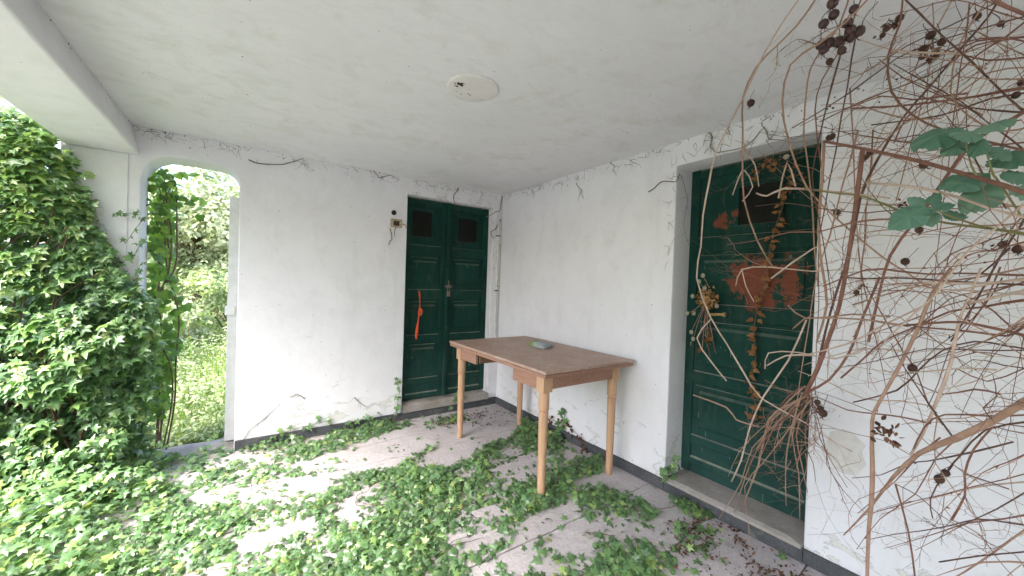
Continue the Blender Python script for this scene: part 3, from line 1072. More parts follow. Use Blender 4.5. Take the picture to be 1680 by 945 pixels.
# sprigs standing up against the walls
def sprig(pts, nl, label, size=.045, tintc=.45, mt='ivy', tpl=IVY, stem='stem', rad=.0022, spread=.03, lname='leaf', cat='ivy', nm='ivy_sprig', face=None, group=None):
    pts = [np.array(p, float) for p in pts]
    t = thing(nm, label, cat, tuple(pts[0]), group)
    m = MB().tube(pts, [rad] * (len(pts) - 1) + [rad * .5], 5, 4)
    under(m.build('stem', M[stem] if stem in M else CANE[stem], None), t)
    L = []
    for i in range(nl):
        u = (i + RNG.random()) / nl * (len(pts) - 1)
        a = int(min(u, len(pts) - 2))
        L.append(pts[a] + (pts[a + 1] - pts[a]) * (u - a))
    L = np.array(L) + RNG.normal(0, spread, (nl, 3)) * np.array([.6, .6, 1])
    f = np.array(face if face is not None else (-.5, -.7, .45), float)
    L += .012 * f
    nr = f[None] + RNG.normal(0, .45, (nl, 3))
    tp_ = np.stack([RNG.normal(0, .7, nl), RNG.normal(0, .7, nl), -np.abs(RNG.normal(.4, .5, nl))], -1)
    leaf_objects(lname, mt + nm, tpl, L, nr, tp_, np.clip(RNG.normal(size, size * .25, nl), size * .5, size * 1.6), np.clip(RNG.normal(tintc, .22, nl), 0, .99), M[mt], t)
    return t


def on_back(*pp):
    return [at(p, 1, -.022) for p in pp]


def on_side(*pp):
    return [at(p, 0, -.022) for p in pp]


sprig(on_back((648, 690), (652, 665), (655, 640), (650, 618)), 16, 'small ivy sprig climbing the white wall edge beside the double door')
sprig(on_back((430, 725), (480, 705), (540, 690)), 18, 'low ivy sprig creeping along the foot of the arch wall')
sprig(on_back((560, 705), (590, 690), (625, 680)), 14, 'low ivy sprig creeping over the dark plinth left of the double door', spread=.02)
sprig(on_side((915, 712), (922, 700), (926, 682), (921, 668)), 14, 'thin ivy sprig climbing the side wall behind the table')
sprig(on_side((1090, 785), (1100, 770), (1105, 757)), 14, 'ivy sprig at the foot of the flaking door surround')
sprig([(-2.80, .02, .02), (-2.68, -.02, .03), (-2.55, .04, .02), (-2.42, -.03, .03)], 46, 'low ivy runner crossing the threshold of the arch', .04, .5, spread=.035, face=(-.1, -.3, 1))
sprig([(-.55, -.07, .08), (-.50, -.05, .14), (-.47, -.06, .17)], 9, 'tiny ivy sprig on the double door threshold')

# ================================================================== ivy-covered pillar
ip = thing('ivy_plant', 'thick green climbing ivy smothering the pillar below the porch beam', 'ivy', (-3.1, -.3, 0))
zr = np.array([-.02, .20, .45, .75, .98, 1.14, 1.44, 1.72, 1.95, 2.05, 2.25])
xr = np.array([-2.80, -2.84, -2.88, -2.84, -2.83, -2.88, -3.04, -3.14, -3.22, -3.27, -3.36])
n = 22000
z = 2.24 * RNG.random(n) ** 1.1
x_r = np.interp(z, zr, xr) + .09 * np.array([mnoise.noise(Vector((0, 0, a * 4.0))) for a in z]) + np.abs(RNG.normal(0, .035, n))
u = RNG.random(n)
x = x_r - u * (x_r + 4.0) * np.where(RNG.random(n) < .6, .6, 1)
dr = np.clip((x_r - x) / .28, 0, 1)
prot = (.06 + .34 * np.sqrt(dr)) * np.interp(z, [0, .5, 1.2, 1.9, 2.25], [1.8, 1.15, .85, .7, .55])
lump = vnoise(np.stack([x * 1.0, z, z * 0], -1), 2.4)
prot = prot * (1 + .45 * lump)
lay = RNG.random(n) ** 1.6
y = -prot * (1 - .75 * lay) - .01
P = np.stack([x, y, z], -1)
gap = vnoise(P * np.array([1, .5, 1]), 6.5) + .5 * vnoise(P * np.array([1, .5, 1.4]), 13)
open_ = (gap < -.12) & (lay < .45)
# keep below the beam
# ivy hanging outside the beam
m2 = 800
x2 = RNG.uniform(-3.85, -3.31, m2)
P = np.concatenate([P, np.stack([x2, RNG.uniform(-.95, .15, m2), RNG.uniform(1.9, 2.45, m2)], -1)])
P[-m2:, 2] = np.minimum(P[-m2:, 2], 2.18 + (-3.31 - x2) * .9 + .12 * RNG.random(m2))
lay = np.concatenate([lay, RNG.random(m2) * .5])
lump = np.concatenate([lump, RNG.normal(0, .3, m2)])
dr = np.concatenate([dr, np.ones(m2)])
open_ = np.concatenate([open_, np.zeros(m2, bool)])
okb = ~((P[:, 2] > 2.07) & (P[:, 0] > -3.28)) & ~open_
P, lay, lump, dr = P[okb], lay[okb], lump[okb], dr[okb]
n = len(P)
nrm = np.stack([.2 + RNG.normal(0, .55, n) - .6 * dr, -.75 + RNG.normal(0, .45, n), .9 + RNG.normal(0, .4, n)], -1)
tip = np.stack([RNG.normal(0, .65, n), RNG.normal(-.6, .4, n), -.7 + RNG.normal(0, .45, n)], -1)
size = np.clip(RNG.normal(.045, .016, n), .020, .10)
tint = np.clip(RNG.normal(.60, .26, n) - .22 * lay + .22 * lump + .34 * (np.interp(P[:, 0], [-3.5, -2.9], [1, 0])) * np.interp(P[:, 2], [.8, 1.6], [0, 1]), 0, .97)  # upper-left leaves coloured paler for daylight, inner layers darker for shade
tint[RNG.random(n) < .008] = 1
qq = to_px(P)
front = (lay < .22) & (qq[:, 0] > 4)
score = np.where(front, -size + .004 * np.linalg.norm(P - CAM, axis=1), 9)
order = np.argsort(score)
big = np.zeros(n, bool)
big[order[:300]] = True
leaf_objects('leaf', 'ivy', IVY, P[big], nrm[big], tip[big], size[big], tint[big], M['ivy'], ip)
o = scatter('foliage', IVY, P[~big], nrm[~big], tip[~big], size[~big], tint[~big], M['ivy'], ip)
o['kind'] = 'stuff'
for i in range(16):
    x0 = RNG.uniform(-3.6, -3.05)
    pts = []
    top = np.interp(x0, [-3.5, -3.3, -3.05], [1.9, 1.7, 1.2])
    for k in range(8):
        zz = k / 7 * top
        pts.append((x0 + RNG.normal(0, .05) + (.10 * math.sin(k)), -.10 - .22 * (1 - zz / 2.4) + RNG.normal(0, .04), zz))
    under(MB().tube(pts, list(np.linspace(.008, .003, 8)), 6, 4).build('stem', M['stem'], None, smooth=True), ip)
# fine shoots reaching over the wall to the arch
for pts in [[(205, 400), (225, 372), (243, 352), (262, 340)], [(185, 350), (215, 350), (232, 348)], [(215, 430), (228, 405), (240, 392)], [(210, 470), (226, 455), (236, 430)]]:
    w = [at(p, 1, -.03) for p in pts]
    sprig(w, 9, {262: 'longest thin ivy shoot reaching from the pillar to the arch', 232: 'topmost thin ivy shoot straying towards the arch edge', 240: 'short ivy shoot on the wall strip beside the arch', 236: 'lowest thin ivy shoot straying over the arch edge'}[pts[-1][0]], .036, .3, rad=.0016, spread=.015)

# ---- bright vine hanging inside the left of the arch, outside the wall
vn = thing('vine', 'bright green leafy vine hanging inside the arched opening', 'vine', (-2.85, .3, 0))
n = 760
zz = .25 + 1.85 * RNG.random(n)
wd = np.interp(zz, [.2, .7, 1.1, 1.4, 1.75, 1.9, 2.1], [.08, .15, .20, .10, .12, .15, .10])
P = np.stack([-2.90 + wd * RNG.random(n) ** 1.2, .18 + .35 * RNG.random(n), zz], -1)
tipp = np.array([at(p, 1, .3) for p in [(285, 320), (300, 335), (318, 332), (330, 340), (336, 328), (310, 345), (295, 322), (322, 322), (328, 352), (300, 282), (322, 284), (290, 283), (275, 285), (340, 288)]])
P = np.concatenate([P, tipp])
n = len(P)
nrm = np.stack([.2 + RNG.normal(0, .5, n), -.8 + RNG.normal(0, .4, n), .5 + RNG.normal(0, .35, n)], -1)
tip = np.stack([RNG.normal(.2, .6, n), RNG.normal(0, .4, n), -1 + RNG.normal(0, .4, n)], -1)
size = np.clip(RNG.normal(.046, .016, n), .022, .085)
size[-14:] = .07
leaf_objects('leaf', 'lime', HEART, P[-300:], nrm[-300:], tip[-300:], size[-300:], RNG.random(300), M['lime'], vn)
o = scatter('foliage', HEART, P[:-300], nrm[:-300], tip[:-300], size[:-300], RNG.random(n - 300), M['lime'], vn)
o['kind'] = 'stuff'
for i in range(6):
    pts = [(-2.87 + RNG.uniform(-.02, .10), .28 + RNG.uniform(-.05, .1), -.03)]
    for k in range(1, 7):
        pts.append((pts[0][0] + RNG.normal(0, .04), .30 + RNG.normal(0, .05), k * .34))
    under(MB().tube(pts, [.006] * 6 + [.002], 5, 4).build('stem', M['stem'], None), vn)
under(MB().tube([(-2.83, .30, 1.9), at((300, 325), 1, .3), at((335, 335), 1, .3)], [.004, .003, .0015], 5, 5).build('stem', M['stem'], None), vn)

# ================================================================== garden beyond the arch
def gz(x, y):
    d = max(0, y - .6, -3.6 - x)
    return -.05 + .05 * min(d, 3) * (.5 + mnoise.noise(Vector((x * .5, y * .5, 0))))


def weeds(name, label, n, x0, x1, y0, y1, hmax, tpl, sz, m, cat='weeds'):
    P = np.stack([pick(n, x0, x1), y0 + (y1 - y0) * RNG.random(n) ** 1.6, np.zeros(n)], -1)
    b = np.array([gz(p[0], p[1]) for p in P])
    hn = np.clip(.55 + .9 * vnoise(P, .9), .1, 1.4)
    P[:, 2] = b + hmax * hn * RNG.random(n) ** .8 * np.clip((P[:, 1] - y0) / 1.5 + .25, 0, 1)
    nrm = np.stack([RNG.normal(0, .6, n), -.3 + RNG.normal(0, .6, n), np.ones(n)], -1)
    az = pick(n, 0, 6.28)
    tip = np.stack([np.cos(az), np.sin(az), RNG.normal(0, .4, n)], -1)
    o = scatter(name, tpl, P, nrm, tip, np.clip(RNG.normal(sz, sz * .3, n), sz * .4, sz * 1.8), RNG.random(n), m)
    return tag(o, label, cat, kind='stuff')


weeds('weeds', 'bright low weeds covering the garden behind the arch', 42000, -6.5, 0, .42, 9, .5, OVAL, .04, M['garden'])
# upright blades among the weeds
n = 5000
P = np.stack([pick(n, -6.5, -.5), .45 + 7 * RNG.random(n) ** 1.4, np.zeros(n)], -1)
P[:, 2] = [gz(p[0], p[1]) for p in P]
az = pick(n, 0, 6.28)
o = scatter('grass', BLADE, P, np.stack([np.cos(az), np.sin(az), .15 * np.ones(n)], -1), np.stack([RNG.normal(0, .25, n), RNG.normal(0, .25, n), np.ones(n)], -1), np.clip(RNG.normal(.17, .06, n), .06, .35), RNG.random(n), M['grass'])
tag(o, 'tall pale grass blades among the garden weeds', 'grass', kind='stuff')


def tree(x, y, h, hb, rx, nleaf, leaf, tpl, m, label, cat='tree', trunk_r=.12, nm='tree', lean=0, group=None, clumps=46):
    z0 = gz(x, y) - .05
    t = thing(nm, label, cat, (x, y, z0), group)
    tm = MB()
    tops = []
    tpts = [(x, y, z0), (x + lean * .4, y, z0 + hb * .6), (x + lean, y + .05, z0 + hb * 1.15), (x + lean * 1.2, y + .1, z0 + (hb + h) / 2)]
    tm.tube(tpts, [trunk_r * 1.25, trunk_r, trunk_r * .85, trunk_r * .4], 9, 5)
    for i in range(9):
        a = i * 2.4 + RNG.random()
        s = np.array(tpts[2]) + np.array([0, 0, RNG.uniform(-.1, .5) * (h - hb) * .5])
        e = s + np.array([math.cos(a) * rx * .75, math.sin(a) * rx * .75, RNG.uniform(.1, .5) * (h - hb)])
        tm.tube([s, (s + e) / 2 + np.array([0, 0, .12]), e], [trunk_r * .45, trunk_r * .28, trunk_r * .08], 6, 4)
        tops.append(e)
    under(tm.build('trunk', M['trunk'], None, smooth=True), t)
    cc = []
    for i in range(clumps):
        a, b_ = RNG.uniform(0, 6.28), RNG.uniform(-1, 1)
        rr = RNG.uniform(.35, 1) ** .6
        s = math.sqrt(1 - b_ * b_)
        cc.append((x + lean + rx * rr * s * math.cos(a), y + rx * rr * s * math.sin(a), z0 + hb + (h - hb) * (.5 + .5 * b_ * rr)))
    cc = np.array(cc)
    k = RNG.integers(len(cc), size=nleaf)
    off = RNG.normal(0, 1, (nleaf, 3))
    off *= (rx * .19 * RNG.uniform(.5, 1.2, len(cc))[k])[:, None] * np.array([1, 1, .75])
    P = cc[k] + off
    nr = off / (np.linalg.norm(off, axis=1, keepdims=True) + 1e-6) + RNG.normal(0, .5, (nleaf, 3)) + np.array([0, -.2, .5])
    tp_ = np.stack([RNG.normal(0, .7, nleaf), RNG.normal(0, .7, nleaf), RNG.normal(-.4, .6, nleaf)], -1)
    ct = RNG.normal(0, .18, len(cc))[k]
    under(scatter('crown', tpl, P, nr, tp_, np.clip(RNG.normal(leaf, leaf * .3, nleaf), leaf * .4, leaf * 2), np.clip(RNG.normal(.5, .25, nleaf) + ct, 0, 1), m), t)['kind'] = 'stuff'
    return t


p = at((322, 480), 1, 7.0)
tree(p[0], 7.0, 3.6, 1.25, 1.5, 20000, .10, QUADL, M['pale_tree'], 'small tree with dark trunk and pale crown framed by the arch', trunk_r=.10)
tree(-.6, 13.5, 3.2, .8, 2.0, 9000, .18, QUADL, M['garden'], 'broad green tree at the far end of the garden', trunk_r=.14)
tree(-4.6, 15.5, 4.2, 1.2, 2.8, 12000, .2, QUADL, M['pale_tree'], 'pale distant tree closing the view through the arch', trunk_r=.15)


def shrub(x, y, h, rx, n, leaf, m, label, group='garden shrubs'):
    return tree(x, y, h, .12, rx, n, leaf, OVAL, m, label, 'shrub', .035, 'shrub', group=group, clumps=26)


shrub(-2.05, 2.6, 1.1, .5, 2200, .06, M['garden'], 'low green shrub just outside the arch, beside its white post')
shrub(-3.9, 3.4, 1.25, .65, 2600, .06, M['lime'], 'yellow-green shrub outside the arch, behind the hanging vine')
shrub(-3.55, 5.0, 1.0, .8, 4000, .06, M['pale_tree'], 'pale low shrub in front of the small garden tree')
shrub(-2.6, 5.6, 1.5, .8, 4500, .06, M['garden'], 'rounded shrub right of the small garden tree')
shrub(-4.2, 9.0, 2.2, 1.3, 5500, .09, M['pale_tree'], 'large pale shrub behind the small garden tree')
shrub(-2.4, 9.5, 2.4, 1.3, 5500, .09, M['pale_tree'], 'large pale shrub seen through the right side of the arch')
shrub(-4.6, 1.2, 1.9, .7, 3000, .07, M['lime'], 'bushy shrub glimpsed behind the ivy pillar')
for i, (x, y, h) in enumerate([(-5.0, -4.4, 3.2), (-5.0, -5.9, 3.3), (-5.0, -7.4, 3.2), (-3.2, -9.3, 2.6), (-1.4, -9.4, 2.5)]):  # unseen shrubs, added to block daylight from the near side wall
    shrub(x, y, h, 1.05, 5200, .11, M['garden'], ['tallest hedge shrub beside the open porch, nearest the camera', 'hedge shrub in the middle of the open porch side', 'hedge shrub by the far porch post', 'hedge shrub closing the porch end on the yard side', 'hedge shrub closing the porch end by the side wall'][i], 'hedge shrubs along the open side of the porch')
# ================================================================== the dry climbing rose
rose = thing('climbing_rose', 'leafless climbing rose with tangled dry canes and dark hips before the side wall', 'rose', tuple(at((1423, 945), 2, 0)))


def wall_depth(q):
    d = ray(q)
    t = -CAM[0] / d[0] if d[0] > .05 else 9
    if d[2] > .02:
        t = min(t, (H - CAM[2]) / d[2])
    return t


def rp(q, f):
    return deep(q, wall_depth(q) * f)


CW = .58
CANES = []        # sampled points for twigs to start from


def cane(pts, f, w0, w1, col, name='cane', thorns=0, sides=7, wob=1.6, cw=None):
    f0, f1 = f if hasattr(f, '__len__') else (f, f)
    n = len(pts)
    # a little wander so that long runs are not ruler-straight
    Q = []
    for i in range(n - 1):
        (xa, ya), (xb, yb) = pts[i], pts[i + 1]
        L = math.hypot(xb - xa, yb - ya)
        k = max(1, int(L / 45))
        for j in range(k):
            t = j / k
            w = wob if (i + j) else 0
            Q.append((xa + (xb - xa) * t + random.uniform(-w, w), ya + (yb - ya) * t + random.uniform(-w, w)))
    Q.append(pts[-1])
    n = len(Q)
    W, Rr = [], []
    for i, q in enumerate(Q):
        t = i / (n - 1)
        ff = f0 + (f1 - f0) * t + random.uniform(-.008, .008)
        p = rp(q, ff)
        W.append(p)
        Rr.append((w0 + (w1 - w0) * t) * .5 * (cw or CW) * wall_depth(q) * ff / FPX * random.choice([.9, .95, 1, 1.0, 1.25]))
    m = MB().tube(W, Rr, sides, 2)
    for i in range(thorns):
        j = random.randrange(1, n - 1)
        p, r = W[j], Rr[j]
        p = p + (W[j + 1] - p) * random.random()
        a = Vector(np.random.default_rng(i * 7 + len(CANES)).normal(0, 1, 3)).normalized()
        a = np.array(a)
        m.tube([p + a * r * .5, p + a * (r + .008)], [.003, .0004], 5, 1)
    o = m.build(name, CANE[col], None, smooth=True, fix=False)
    under(o, rose)
    for p, r in zip(W, Rr):
        CANES.append((p, r, col))
    return o


C = cane
C([(1340, -40), (1291, 24), (1250, 95), (1220, 159), (1174, 250), (1154, 353), (1144, 457), (1166, 520), (1249, 655), (1320, 695), (1398, 741)], (.70, .9), 5, 3.2, 'pale')
C([(1362, -40), (1310, 40), (1240, 110), (1220, 160), (1217, 260), (1221, 329), (1241, 393), (1267, 437)], (.70, .88), 5.5, 4, 'tan')
C([(1450, -30), (1390, 34), (1342, 74), (1298, 105), (1283, 166), (1293, 232), (1325, 309), (1381, 366), (1447, 421), (1523, 472)], (.66, .8), 5.5, 4.5, 'tan')
C([(1400, -30), (1376, 41), (1339, 95), (1325, 135), (1318, 217), (1321, 248), (1333, 333), (1337, 401), (1342, 470)], (.74, .88), 5, 3.5, 'tan')
C([(1420, -20), (1385, 70), (1350, 130), (1337, 180), (1345, 252), (1352, 300)], (.76, .88), 4, 3, 'red')
C([(1730, 335), (1650, 306), (1569, 281), (1505, 264), (1420, 245), (1352, 232)], (.54, .74), 15, 8, 'red', thorns=7)
C([(1352, 232), (1347, 300), (1343, 381), (1350, 440), (1357, 501), (1340, 560)], (.75, .85), 8, 6, 'tan')
C([(1416, 242), (1406, 315), (1391, 432), (1378, 500), (1358, 558), (1340, 604), (1322, 645)], (.72, .84), 9, 12, 'red', thorns=12)
C([(1443, 455), (1412, 527), (1392, 578), (1361, 624), (1322, 645)], (.78, .84), 7, 7, 'red', thorns=8)
C([(1720, 640), (1679, 660), (1628, 691), (1566, 719), (1510, 745), (1464, 783), (1430, 832), (1384, 878)], (.55, .82), 19, 2.5, 'tan', sides=10, cw=.72)
C([(1560, 440), (1530, 480), (1505, 537), (1474, 604), (1443, 660), (1430, 691), (1432, 768), (1425, 871), (1423, 945), (1424, 1040)], (.70, .80), 9, 9, 'tan', thorns=4)
C([(1610, 440), (1574, 527), (1561, 593), (1541, 650), (1515, 711), (1494, 747)], (.66, .76), 7, 7, 'pale')
C([(1448, 467), (1520, 463), (1600, 465), (1720, 456)], (.74, .6), 5, 7, 'pale')
C([(1530, 483), (1607, 470), (1720, 450)], (.7, .6), 5, 6, 'pale')
C([(1587, 498), (1630, 487), (1679, 478), (1720, 470)], (.68, .6), 7, 9, 'pale')
C([(1484, 534), (1577, 529), (1628, 537), (1679, 552), (1730, 570)], (.74, .62), 6, 10, 'red', thorns=4)
C([(1510, 537), (1607, 545), (1654, 550), (1679, 537), (1720, 520)], (.72, .64), 5, 8, 'red')
C([(1320, 522), (1423, 524), (1484, 534)], (.8, .74), 4, 5, 'tan')
C([(1320, 583), (1397, 563), (1453, 532), (1520, 500)], (.8, .74), 4, 5, 'pale')
C([(1494, 747), (1515, 701), (1551, 681), (1628, 683), (1700, 680)], (.76, .66), 4, 5, 'red')
C([(1530, 850), (1525, 819), (1551, 778), (1577, 747), (1618, 704), (1700, 690)], (.8, .7), 3, 5, 'dark')
C([(1561, 853), (1584, 814), (1584, 778), (1597, 737), (1628, 701)], (.74, .68), 5, 5, 'red')
C([(1584, 778), (1610, 786), (1655, 802)], (.72, .68), 4, 3, 'dark')
C([(1569, 604), (1618, 627), (1679, 606), (1710, 600)], (.8, .74), 3, 4, 'red')
C([(1541, 922), (1607, 912), (1679, 907), (1720, 900)], (.8, .7), 4, 4, 'dark')
C([(1469, 794), (1489, 871), (1500, 945), (1506, 1000)], (.8, .82), 5, 5, 'red')
C([(1396, 178), (1523, 170), (1600, 158), (1690, 143)], (.80, .72), 5, 8, 'red', thorns=3)
C([(1430, 205), (1540, 190), (1630, 162), (1700, 150)], (.84, .76), 3.5, 5, 'dark')
C([(1422, 300), (1498, 307), (1574, 325), (1680, 358), (1720, 370)], (.68, .54), 5, 9, 'pale')
C([(1320, 310), (1422, 325), (1488, 350), (1533, 363), (1625, 376), (1720, 390)], (.78, .56), 4, 9, 'green')
C([(1482, -20), (1477, 41), (1457, 91), (1462, 152), (1498, 188), (1549, 213), (1625, 234), (1720, 258)], (.76, .62), 4, 7, 'red')
C([(1470, -15), (1543, 56), (1594, 102), (1645, 152), (1710, 215)], (.74, .66), 4, 5, 'dark')
C([(1467, 234), (1488, 193), (1538, 152), (1604, 91), (1720, 10)], (.82, .7), 4, 5, 'red')
C([(1340, 610), (1371, 480), (1396, 406), (1411, 325), (1437, 264), (1482, 193), (1548, 117), (1620, 30), (1650, -20)], (.86, .76), 6, 5, 'dark', thorns=6)
C([(1425, 560), (1442, 480), (1462, 421), (1498, 366), (1559, 284), (1604, 228), (1720, 160)], (.8, .66), 6, 11, 'red', thorns=6)
C([(1350, 470), (1422, 442), (1523, 449), (1720, 452)], (.82, .66), 4, 6, 'red')
C([(1380, 455), (1470, 457), (1560, 462), (1720, 470)], (.84, .7), 4, 6, 'dark')
C([(1400, 500), (1500, 470), (1600, 455), (1720, 430)], (.8, .66), 4, 6, 'tan')
C([(1450, 560), (1538, 480), (1584, 416), (1680, 335), (1720, 300)], (.68, .56), 4, 7, 'pale')
C([(1422, 117), (1488, 76), (1560, 40), (1660, -10)], (.84, .74), 3, 4, 'dark')
C([(1300, 210), (1400, 150), (1470, 95), (1560, 62), (1710, 20)], (.86, .76), 3, 4, 'dark')
C([(1345, 200), (1420, 165), (1520, 125), (1600, 75), (1710, 55)], (.84, .72), 3, 5, 'red')
C([(1530, 5), (1530, 60), (1520, 140), (1500, 220), (1470, 330)], (.82, .8), 3, 3, 'tan')
C([(1620, 0), (1575, 70), (1560, 150), (1590, 190), (1640, 215), (1700, 205)], (.72, .66), 4, 5, 'tan')
C([(1690, 70), (1640, 60), (1580, 70), (1490, 120)], (.7, .8), 5, 3, 'red')
C([(1690, 110), (1620, 120), (1560, 165), (1480, 205), (1390, 290)], (.7, .84), 5, 3, 'tan')
C([(1700, 30), (1650, 10), (1600, -20)], (.62, .66), 9, 10, 'red')
C([(1560, 560), (1600, 500), (1640, 420), (1700, 330)], (.72, .6), 4, 6, 'dark')
C([(1380, 620), (1450, 560), (1560, 510), (1700, 490)], (.84, .66), 4, 7, 'red', thorns=4)
C([(1400, 660), (1470, 640), (1545, 575), (1600, 560), (1700, 575)], (.86, .7), 3.5, 5, 'dark')
# canes over the side door
C([(1323, 525), (1294, 592), (1253, 651), (1231, 700), (1217, 754), (1200, 790)], (.84, .9), 5, 4, 'pale')
C([(1207, 469), (1217, 441), (1261, 437), (1333, 445), (1400, 440)], (.88, .82), 3, 4, 'pale')
C([(1217, 441), (1225, 470), (1237, 495)], .88, 3, 2.5, 'pale')
C([(1241, 317), (1257, 321), (1285, 309), (1340, 311), (1400, 317), (1460, 325)], (.84, .76), 5, 5, 'pale')
C([(1265, 457), (1333, 409), (1400, 385), (1500, 372)], (.85, .76), 4, 5, 'pale')
C([(1293, 501), (1321, 522), (1398, 514), (1460, 520)], (.84, .76), 5, 5, 'tan')
C([(1300, 540), (1321, 522)], (.84, .84), 3, 4, 'tan')
C([(1255, 605), (1262, 578), (1310, 577), (1370, 590), (1420, 570)], (.86, .8), 3, 5, 'pale')
C([(1258, 600), (1290, 585), (1335, 583)], (.86, .84), 3.5, 5, 'pale')
C([(1137, 648), (1191, 669), (1209, 689), (1245, 700)], (.93, .9), 3, 5, 'tan')
C([(1202, 320), (1212, 290), (1222, 280), (1234, 305), (1218, 330)], .86, 3.5, 3, 'pale')
C([(1220, 242), (1238, 270), (1245, 306)], .85, 4.5, 3, 'pale')
C([(1277, 325), (1290, 265), (1305, 305)], .85, 4, 4, 'pale')
C([(1166, 524), (1144, 554), (1165, 590), (1192, 625)], .92, 3.5, 4, 'pale')
# the fan of dead roots and shoots low on the door
hub = (1330, 640)
for i, (e, m1, col, w) in enumerate([((1215, 838), (1262, 690), 'tan', 8), ((1204, 842), (1270, 690), 'tan', 6), ((1195, 781), (1250, 700), 'tan', 4), ((1250, 745), (1290, 670), 'tan', 5),
                                     ((1232, 800), (1240, 740), 'red', 4), ((1312, 853), (1298, 700), 'tan', 6), ((1325, 808), (1308, 715), 'tan', 5), ((1338, 790), (1320, 730), 'red', 4),
                                     ((1272, 770), (1285, 690), 'tan', 3.5), ((1290, 830), (1290, 740), 'tan', 5), ((1180, 850), (1236, 735), 'tan', 4), ((1225, 945), (1222, 800), 'tan', 4),
                                     ((1390, 800), (1345, 720), 'dark', 3), ((1420, 842), (1362, 770), 'dark', 3), ((1300, 720), (1310, 680), 'red', 6), ((1260, 720), (1282, 665), 'red', 6)]):
    hx, hy = hub[0] + random.uniform(-14, 8), hub[1] + random.uniform(-8, 14)
    mx, my = (hx + m1[0]) / 2 + random.uniform(-4, 4), (hy + m1[1]) / 2 - 4
    C([(hx, hy), (mx, my), m1, ((m1[0] + e[0]) / 2 + random.uniform(-9, 9), (m1[1] + e[1]) / 2), e], (.86, .94), w * .8, w * .4, col)

# long thin shoots running in from the right
for i in range(42):
    y0 = RNG.uniform(-10, 620) if i < 32 else RNG.uniform(640, 930)
    x1 = RNG.uniform(1360, 1560)
    y1 = y0 + RNG.normal(25, 85)
    xm = (1700 + x1) / 2 + RNG.normal(0, 20)
    ym = (y0 + y1) / 2 + RNG.normal(0, 16) - 8
    f0 = RNG.uniform(.58, .88)
    C([(1700, y0), (xm, ym), (x1, y1)], (f0, min(.93, f0 + RNG.uniform(0, .16))), RNG.uniform(3, 6.5), RNG.uniform(1.0, 1.8), ('red', 'dark', 'tan', 'pale', 'red')[i % 5], thorns=(3 if i % 5 == 0 else 0), sides=5)
for i in range(8):
    x0 = RNG.uniform(1380, 1690)
    x1 = x0 + RNG.normal(-40, 70)
    ya, yb = RNG.uniform(-20, 250), RNG.uniform(330, 760)
    f0 = RNG.uniform(.62, .88)
    C([(x0, ya), ((x0 + x1) / 2 + RNG.normal(0, 22), (ya + yb) / 2), (x1, yb)], (f0, min(.93, f0 + RNG.uniform(-.08, .12))), RNG.uniform(3, 5.5), RNG.uniform(1.0, 2.0), ('red', 'tan', 'dark', 'pale')[i % 4], sides=5)

# kinked brittle shoots through the middle of the tangle
for i in range(34):
    xa, ya = RNG.uniform(1480, 1700), RNG.uniform(40, 760)
    L_, an = RNG.uniform(120, 300), math.pi + RNG.normal(0, .55)
    f0 = RNG.uniform(.64, .88)
    xb, yb = xa + L_ * math.cos(an), ya + L_ * math.sin(an)
    C([(xa, ya), ((xa + xb) / 2, (ya + yb) / 2 + RNG.normal(0, 10)), (xb, yb)], (f0, min(.93, f0 + .06)), RNG.uniform(3.5, 6), RNG.uniform(1.2, 2), ('red', 'red', 'tan', 'dark', 'pale')[i % 5], sides=5, wob=7, thorns=(2 if i % 3 == 0 else 0))

# side twigs: zig-zag with forks
for i in range(250):
    p, r, col = CANES[RNG.integers(len(CANES))]
    q = to_px(p[None])[0]
    if q[0] < 1340 and RNG.random() < .75:
        continue
    dirv = RNG.normal(0, 1, 3)
    dirv -= np.array([1., .3, 0]) * (dirv @ np.array([1., .3, 0])) * .5
    dirv[2] -= .2
    dirv /= np.linalg.norm(dirv)
    L = RNG.uniform(.08, .44)
    rr = min(r * .55, RNG.uniform(.0007, .0016))
    m = MB()

    def walk(s, d, L, rr, depth, zmin=.02):
        k = RNG.integers(3, 6)
        pts = [s]
        for j in range(k):
            d = d + RNG.normal(0, .33, 3)
            d /= np.linalg.norm(d)
            e = pts[-1] + d * L / k
            e[0] = min(e[0], -.02)
            e[2] = min(max(e[2], .02), H - .03)
            pts.append(e)
            if depth and RNG.random() < .55:
                sd_ = d + RNG.normal(0, .8, 3)
                walk(e, sd_ / np.linalg.norm(sd_), L * RNG.uniform(.25, .5), rr * .65, depth - 1)
        m.tube(pts, list(np.linspace(rr, rr * .45, len(pts))), 4, 2)
    walk(p, dirv, L, rr, 2)
    c2 = [('dark', 'red', 'red', 'tan')[RNG.integers(4)]][0]
    under(m.build('twig', CANE[c2], None, fix=False), rose)

for i in range(44):
    q0 = (1318 + RNG.normal(0, 22), 665 + RNG.normal(0, 30)) if i < 22 else (1270 + RNG.normal(0, 28), 700 + RNG.normal(0, 28))
    m = MB()
    dirv = np.array([RNG.normal(0, .3), RNG.normal(.1, .6), -1.0])
    walk(rp(q0, .88), dirv / np.linalg.norm(dirv), RNG.uniform(.08, .26), RNG.uniform(.0008, .0019), 1)
    under(m.build('twig', CANE[('tan', 'red', 'tan', 'dark')[i % 4]], None, fix=False), rose)

